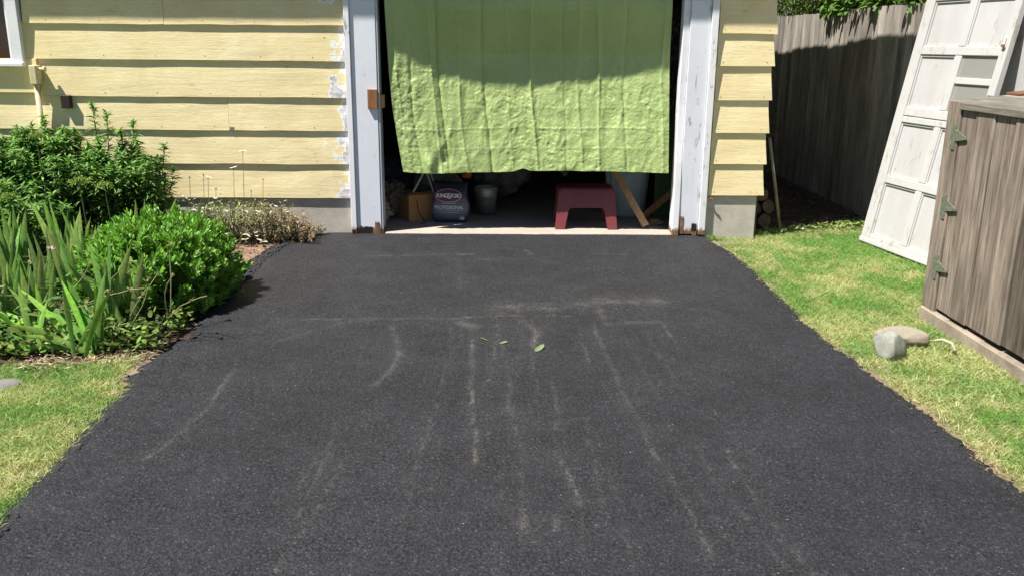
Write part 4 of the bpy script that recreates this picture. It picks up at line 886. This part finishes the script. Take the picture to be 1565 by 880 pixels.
# charcoal bag
BG = empty('charcoal_bag', (-.67, .45, .012), 'dark blue charcoal bag with an oval logo standing on the garage floor', 'bag')
mb = Matrix.Translation((-.665, .44, .013)) @ Matrix.Rotation(R(-4), 4, 'Z'); nu, nv = 40, 26; V = []; F = []
def bagpt(u, v):
    t = 2*math.pi*u; cx_, cy2 = math.cos(t), math.sin(t); e = .38; X_ = .165*math.copysign(abs(cx_)**e, cx_); Y_ = .065*math.copysign(abs(cy2)**.55, cy2)
    prof = (.90+.10*math.sin(math.pi*min(1, v*1.6)))*(1 if v > .06 else .9+v*1.6); fl = 1-.75*max(0, (v-.72)/.28)**1.2
    wob = .006*mnoise.noise(Vector((X_*14, Y_*14, v*6))); z = .345*v+.018*mnoise.noise(Vector((X_*9, 2, 1)))*(v > .85)
    return mb @ Vector(((X_+wob)*prof, (Y_+wob)*prof*fl, z))
V = [bagpt(i/nu, j/nv) for j in range(nv+1) for i in range(nu)]; F = [(j*nu+i, j*nu+(i+1) % nu, (j+1)*nu+(i+1) % nu, (j+1)*nu+i) for j in range(nv) for i in range(nu)]+[tuple(range(nu)), tuple(nv*nu+i for i in range(nu))]
bm_ = NM('bag_print'); zc = bm_.xyz(2)
bm_.col(bm_.ramp(bm_.mth('ADD', bm_.mth('MULTIPLY', zc, 2.6), bm_.mth('MULTIPLY', bm_.noise(22), .16)), [(.14, (.02, .035, .07)), (.28, (.05, .07, .11)), (.36, (.13, .13, .17)), (.55, (.13, .12, .17)), (.72, (.035, .03, .05)), (1, (.02, .02, .03))]), .35, .5)
body = shape('bag_body', V, F, bm_.m, BG, True)
def fpt(x, z, off=.002):   # on the front of the bag
    v = z/.345; y = -.066*(1-.75*max(0, (v-.72)/.28)**1.2)-off; return mb @ Vector((x, y, z))
def flat(name, pts, mat, par=BG, off=.002): return MB().add([fpt(x, z, off) for x, z in pts]+[fpt(x, z, off-.0012) for x, z in pts], [tuple(range(len(pts))), tuple(range(2*len(pts)-1, len(pts)-1, -1))]+[(i, (i+1) % len(pts), len(pts)+(i+1) % len(pts), len(pts)+i) for i in range(len(pts))]).build(name, mat, par)
PINK = simple('logo_pink', (.62, .40, .50), .5); PURP = simple('logo_purple', (.13, .035, .09), .5); WHT = simple('print_white', (.82, .82, .80), .5); PALE = simple('print_pale', (.55, .68, .66), .5)
ov = lambda a_, b_: [(-.012+a_*math.cos(q*math.pi/16), .238+b_*math.sin(q*math.pi/16)) for q in range(32)]
flat('logo_rim', ov(.118, .058), PINK, off=.006); flat('logo', ov(.112, .052), PURP, off=.009)
def text(s, x, z, size, mat, sx=1., off=.011, name='lettering'):
    cu = bpy.data.curves.new(name, 'FONT'); cu.body = s; cu.size = size; cu.align_x = 'CENTER'; cu.align_y = 'CENTER'; cu.extrude = .0006; cu.offset = size*.022
    o = bpy.data.objects.new(name, cu); col.objects.link(o); me = bpy.data.meshes.new_from_object(o); bpy.data.objects.remove(o)
    for v in me.vertices:
        q = v.co.copy(); v.co = fpt(x+q.x*sx, z+q.y, off+q.z)
    return link(name, me, mat, BG)
for ch, dx, sz, dz in (('K', -.088, .046, 0), ('I', -.066, .046, 0), ('N', -.045, .046, 0), ('G', -.018, .050, 0), ('S', .007, .066, -.004), ('F', .030, .050, 0), ('O', .052, .046, 0), ('R', .077, .046, 0)): text(ch, dx-.012, .238+dz, sz, WHT, .92)
text('D', .099-.012, .238, .046, WHT, .80)
text('PROFESSIONAL', -.008, .135, .041, PALE, .92, .006); 
MS = simple('small_print', (.45, .52, .52), .6)
for (xa, xb, z, h_) in ((-.07, .05, .168, .007), (-.10, .11, .108, .006), (-.075, .075, .088, .006)):
    x = xa; 
    while x < xb: l = rnd.uniform(.006, .016); flat('small_print', [(x, z), (x+l, z), (x+l, z+h_), (x, z+h_)], MS, off=.0055); x += l+.005
flat('weight_mark', [(.085, .028), (.125, .030), (.125, .056), (.085, .054)], MS, off=.0055)
# things behind the bag
def blob(name, c, s, mat, sd, label, cat_, am=.35, fr=2.2, sub=4):
    bm = bmesh.new(); bmesh.ops.create_icosphere(bm, subdivisions=sub, radius=1)
    for v in bm.verts:
        p = v.co; q = 1+am*mnoise.noise(p*fr+Vector((sd, 0, 0)))+am*.6*abs(mnoise.noise(p*fr*2.7+Vector((0, sd, 0)))); v.co = Vector((p.x*s[0]*q+c[0], p.y*s[1]*q+c[1], max(.013, p.z*s[2]*q+c[2])))
    me = bpy.data.meshes.new(name); bm.to_mesh(me); bm.free(); return tag(link(name, me, mat, smooth=False), label, cat_)
GREYC = simple('grey_canvas', (.12, .125, .105), .9, .3, 9)
blob('grey_sack', (-.82, .80, .36), (.20, .15, .17), GREYC, 2, 'crumpled grey canvas sack behind the charcoal bag', 'sack')
blob('grey_sack', (-.22, 1.10, .36), (.24, .16, .20), GREYC, 9, 'grey cloth sack hanging low behind the metal bucket', 'sack')
blob('plastic_bag', (-1.36, .48, .09), (.14, .12, .10), simple('clear_plastic_film', (.42, .38, .31), .3, .4, 14, .3, .6), 4, 'crumpled translucent plastic bag on the floor behind the left door post', 'bag', .5, 3)
blob('cloth_heap', (-1.28, .95, .30), (.22, .2, .20), simple('navy_cloth', (.05, .06, .10), .9, .3, 9), 5, 'heap of navy cloth behind the cardboard box', 'cloth')
blob('debris_heap', (-1.20, .64, .20), (.11, .10, .12), simple('brown_debris', (.20, .16, .12), .95, .6, 40, .6), 14, 'dusty brown heap of rags between the left post and the box', 'heap', .6, 3.4)
blob('jug', (-.53, .62, .40), (.045, .04, .035), simple('orange_plastic', (.35, .12, .02), .4), 6, 'small orange plastic container beside the top of the charcoal bag', 'container', .15)
tag(rbox((-.60, .60, .425), .07, .05, .07, .2, 'paper_tag', simple('white_paper', (.85, .85, .85), .6), None, .004), 'small white paper scrap just under the tarp hem above the bag', 'paper')
ST_ = empty('folding_frame', (-.9, .55, .24), 'thin pale tubular folding frame standing in the cardboard box', 'frame'); PT = simple('pale_tube', (.55, .54, .50), .5, .1)
for a_, b_ in (((-1.03, .50, .20), (-.865, .55, .50)), ((-.905, .60, .47), (-.80, .55, .20)), ((-.875, .62, .46), (-.80, .62, .27))): MB().tube([a_, b_], .009, 8).build('tube', PT, ST_)
tag(MB().tube([(-.96, .40, .20), (-.94, .38, .10), (-.90, .36, .05), (-.89, .34, .02), (-.91, .30, .018)], .004, 6).build('black_cable', simple('black_rubber', (.01, .01, .01), .5), smooth=True), 'thin black cable hanging over the front of the cardboard box', 'cable')
# bucket
BK = empty('metal_bucket', (-.36, .78, .014), 'dull galvanised metal bucket on the floor right of the charcoal bag', 'bucket'); ZN = simple('galvanised_steel', (.34, .39, .36), .5, .2, 12, .1, .5, .5)
MB().lathe([(.001, .004), (.078, .004), (.080, .0), (.098, .17), (.101, .172), (.101, .180), (.099, .182), (.104, .245), (.108, .25), (.104, .254), (.100, .245), (.076, .01), (.001, .01)], (-.36, .78, .016), 32).build('bucket_body', ZN, BK, smooth=True)
MB().tube([(-.36+.106*math.cos(t), .78-.02, .255-.05*math.sin(t)) for t in [math.pi*k/12 for k in range(13)]], .003, 6).build('handle', ZN, BK)
# step stool
SS = empty('step_stool', (.5, .27, .014), 'dark red plastic step stool standing just inside the doorway', 'stool'); RED = simple('dark_red_plastic', (.20, .045, .050), .4, .1, 10, .05, .45)
zt0 = .345; m = MB(); tp = []
def ring(hx, hy, r, z, cx_=.495, cy2=.30, n=6):
    L_ = []
    for qx, qy, a0 in ((1, 1, 0), (-1, 1, 90), (-1, -1, 180), (1, -1, 270)):
        for k in range(n+1): t = R(a0+90*k/n); L_.append((cx_+qx*(hx-r)+r*math.cos(t), cy2+qy*(hy-r)+r*math.sin(t), z))
    return L_
rg = [ring(.238, .145, .035, zt0-.035), ring(.236, .143, .035, zt0-.006), ring(.228, .135, .03, zt0+.008), ring(.205, .112, .025, zt0+.013), ring(.190, .098, .022, zt0+.008)]; n = len(rg[0]); V = sum(rg, [])
F = [(j*n+i, j*n+(i+1) % n, (j+1)*n+(i+1) % n, (j+1)*n+i) for j in range(4) for i in range(n)]+[tuple(4*n+i for i in range(n))]
shape('seat', V, F, RED, SS, False)
def sidepan(y0, dy, zb, nm):
    # flared legs, arch cut between them
    P_ = [(-.262, .0), (-.182, .0), (-.150, .160), (-.132, .178), (.132, .178), (.150, .160), (.182, .0), (.262, .0), (.236, zt0-.03), (-.236, zt0-.03)]
    V = [];
    for t in (0, .012):
        for (x, z) in P_: V.append((.495+x, y0+dy*(1-z/zt0)+t, .016+z+zb))
    n = len(P_); q = [(0, 1, 2, 9), (2, 3, 9), (3, 4, 8, 9), (4, 5, 8), (5, 6, 7, 8)]
    return shape(nm, V, q+[tuple(i+n for i in f) for f in q]+[(i, (i+1) % n, n+(i+1) % n, n+i) for i in range(n)], RED, SS)
sidepan(.158, -.045, 0, 'front_panel'); sidepan(.430, .045, 0, 'back_panel')
for s_ in (-1, 1):
    P_ = [(-.178, .0), (-.11, .0), (-.08, .13), (.08, .13), (.11, .0), (.178, .0), (.135, zt0-.03), (-.135, zt0-.03)]; V = []
    for t in (0, .012):
        for (y, z) in P_: V.append((.495+s_*(.236+.026*(1-z/zt0)-t), .30+y, .016+z))
    q = [(0, 1, 2, 7), (2, 3, 6, 7), (3, 4, 5, 6)]; shape('end_panel', V, q+[tuple(i+8 for i in f) for f in q]+[(i, (i+1) % 8, 8+(i+1) % 8, 8+i) for i in range(8)], RED, SS)
m = MB(); x = .39
while x < .60: l = rnd.uniform(.006, .016); m.box(x, x+l, .146, .156, .293+rnd.uniform(0, .004), .306+rnd.uniform(0, .006)); x += l+.005+(rnd.random() < .15)*.01
m.build('raised_lettering', RED, SS)
# barrel
BR = empty('rubbish_bin', (.93, .82, .014), 'large blue grey plastic bin standing behind the crossed boards', 'bin'); BL = simple('blue_grey_plastic', (.50, .60, .62), .5, .12, 6)
MB().lathe([(.001, .0), (.165, .0), (.172, .01), (.205, .56), (.215, .565), (.22, .62), (.21, .63), (.195, .61), (.165, .02), (.001, .02)], (.93, .84, .016), 36).build('bin_body', BL, BR, smooth=True)
m = MB(); [m.tube([(.93+.166*math.cos(t), .84+.166*math.sin(t), .03), (.93+.205*math.cos(t), .84+.205*math.sin(t), .55)], .006, 5) for t in [math.pi*2*k/18 for k in range(18)]]; m.build('ribs', BL, BR)
# boards
def board(name, a, b, wd_, th, mat, label):
    a, b = Vector(a), Vector(b); d = (b-a).normalized(); s = d.cross(Vector((0, 1, 0))).normalized(); n_ = d.cross(s); m_ = Matrix((s, n_, d)).transposed().to_4x4(); m_.translation = a
    return tag(MB().box(-wd_/2, wd_/2, -th/2, th/2, 0, (b-a).length, .0015, m_).build(name, mat, None, .002), label, 'board')
board('wood_board', (1.015, .20, .03), (.68, .46, .60), .058, .035, PINE, 'light pine board leaning left across the blue grey bin')
board('wood_board', (1.00, .42, .05), (1.32, .40, .34), .055, .03, BROWNW, 'short brown board propped up to the right behind the pine board')
board('green_board', (1.30, .62, .014), (1.30, .66, 1.15), .30, .02, simple('dull_green_paint', (.07, .12, .045), .7, .3, 7), 'dull green painted board standing inside behind the right post')
blob('rubble', (1.10, .33, .03), (.09, .05, .03), simple('rubble_mix', (.24, .16, .10), .9, .6, 60, .6), 21, 'small heap of wood scraps at the foot of the crossed boards', 'scraps', .7, 3.5, 3)
blob('hanging_clutter', (1.27, .62, 1.45), (.08, .08, .34), simple('clutter_mix', (.13, .12, .09), .9, .9, 30, .5), 22, 'dark tangle of stored tools beside the right post', 'clutter', .8, 4)
blob('grey_cloth', (.36, .85, .47), (.05, .05, .09), GREYC, 25, 'small grey cloth hanging behind the stool under the tarp hem', 'cloth', .5)
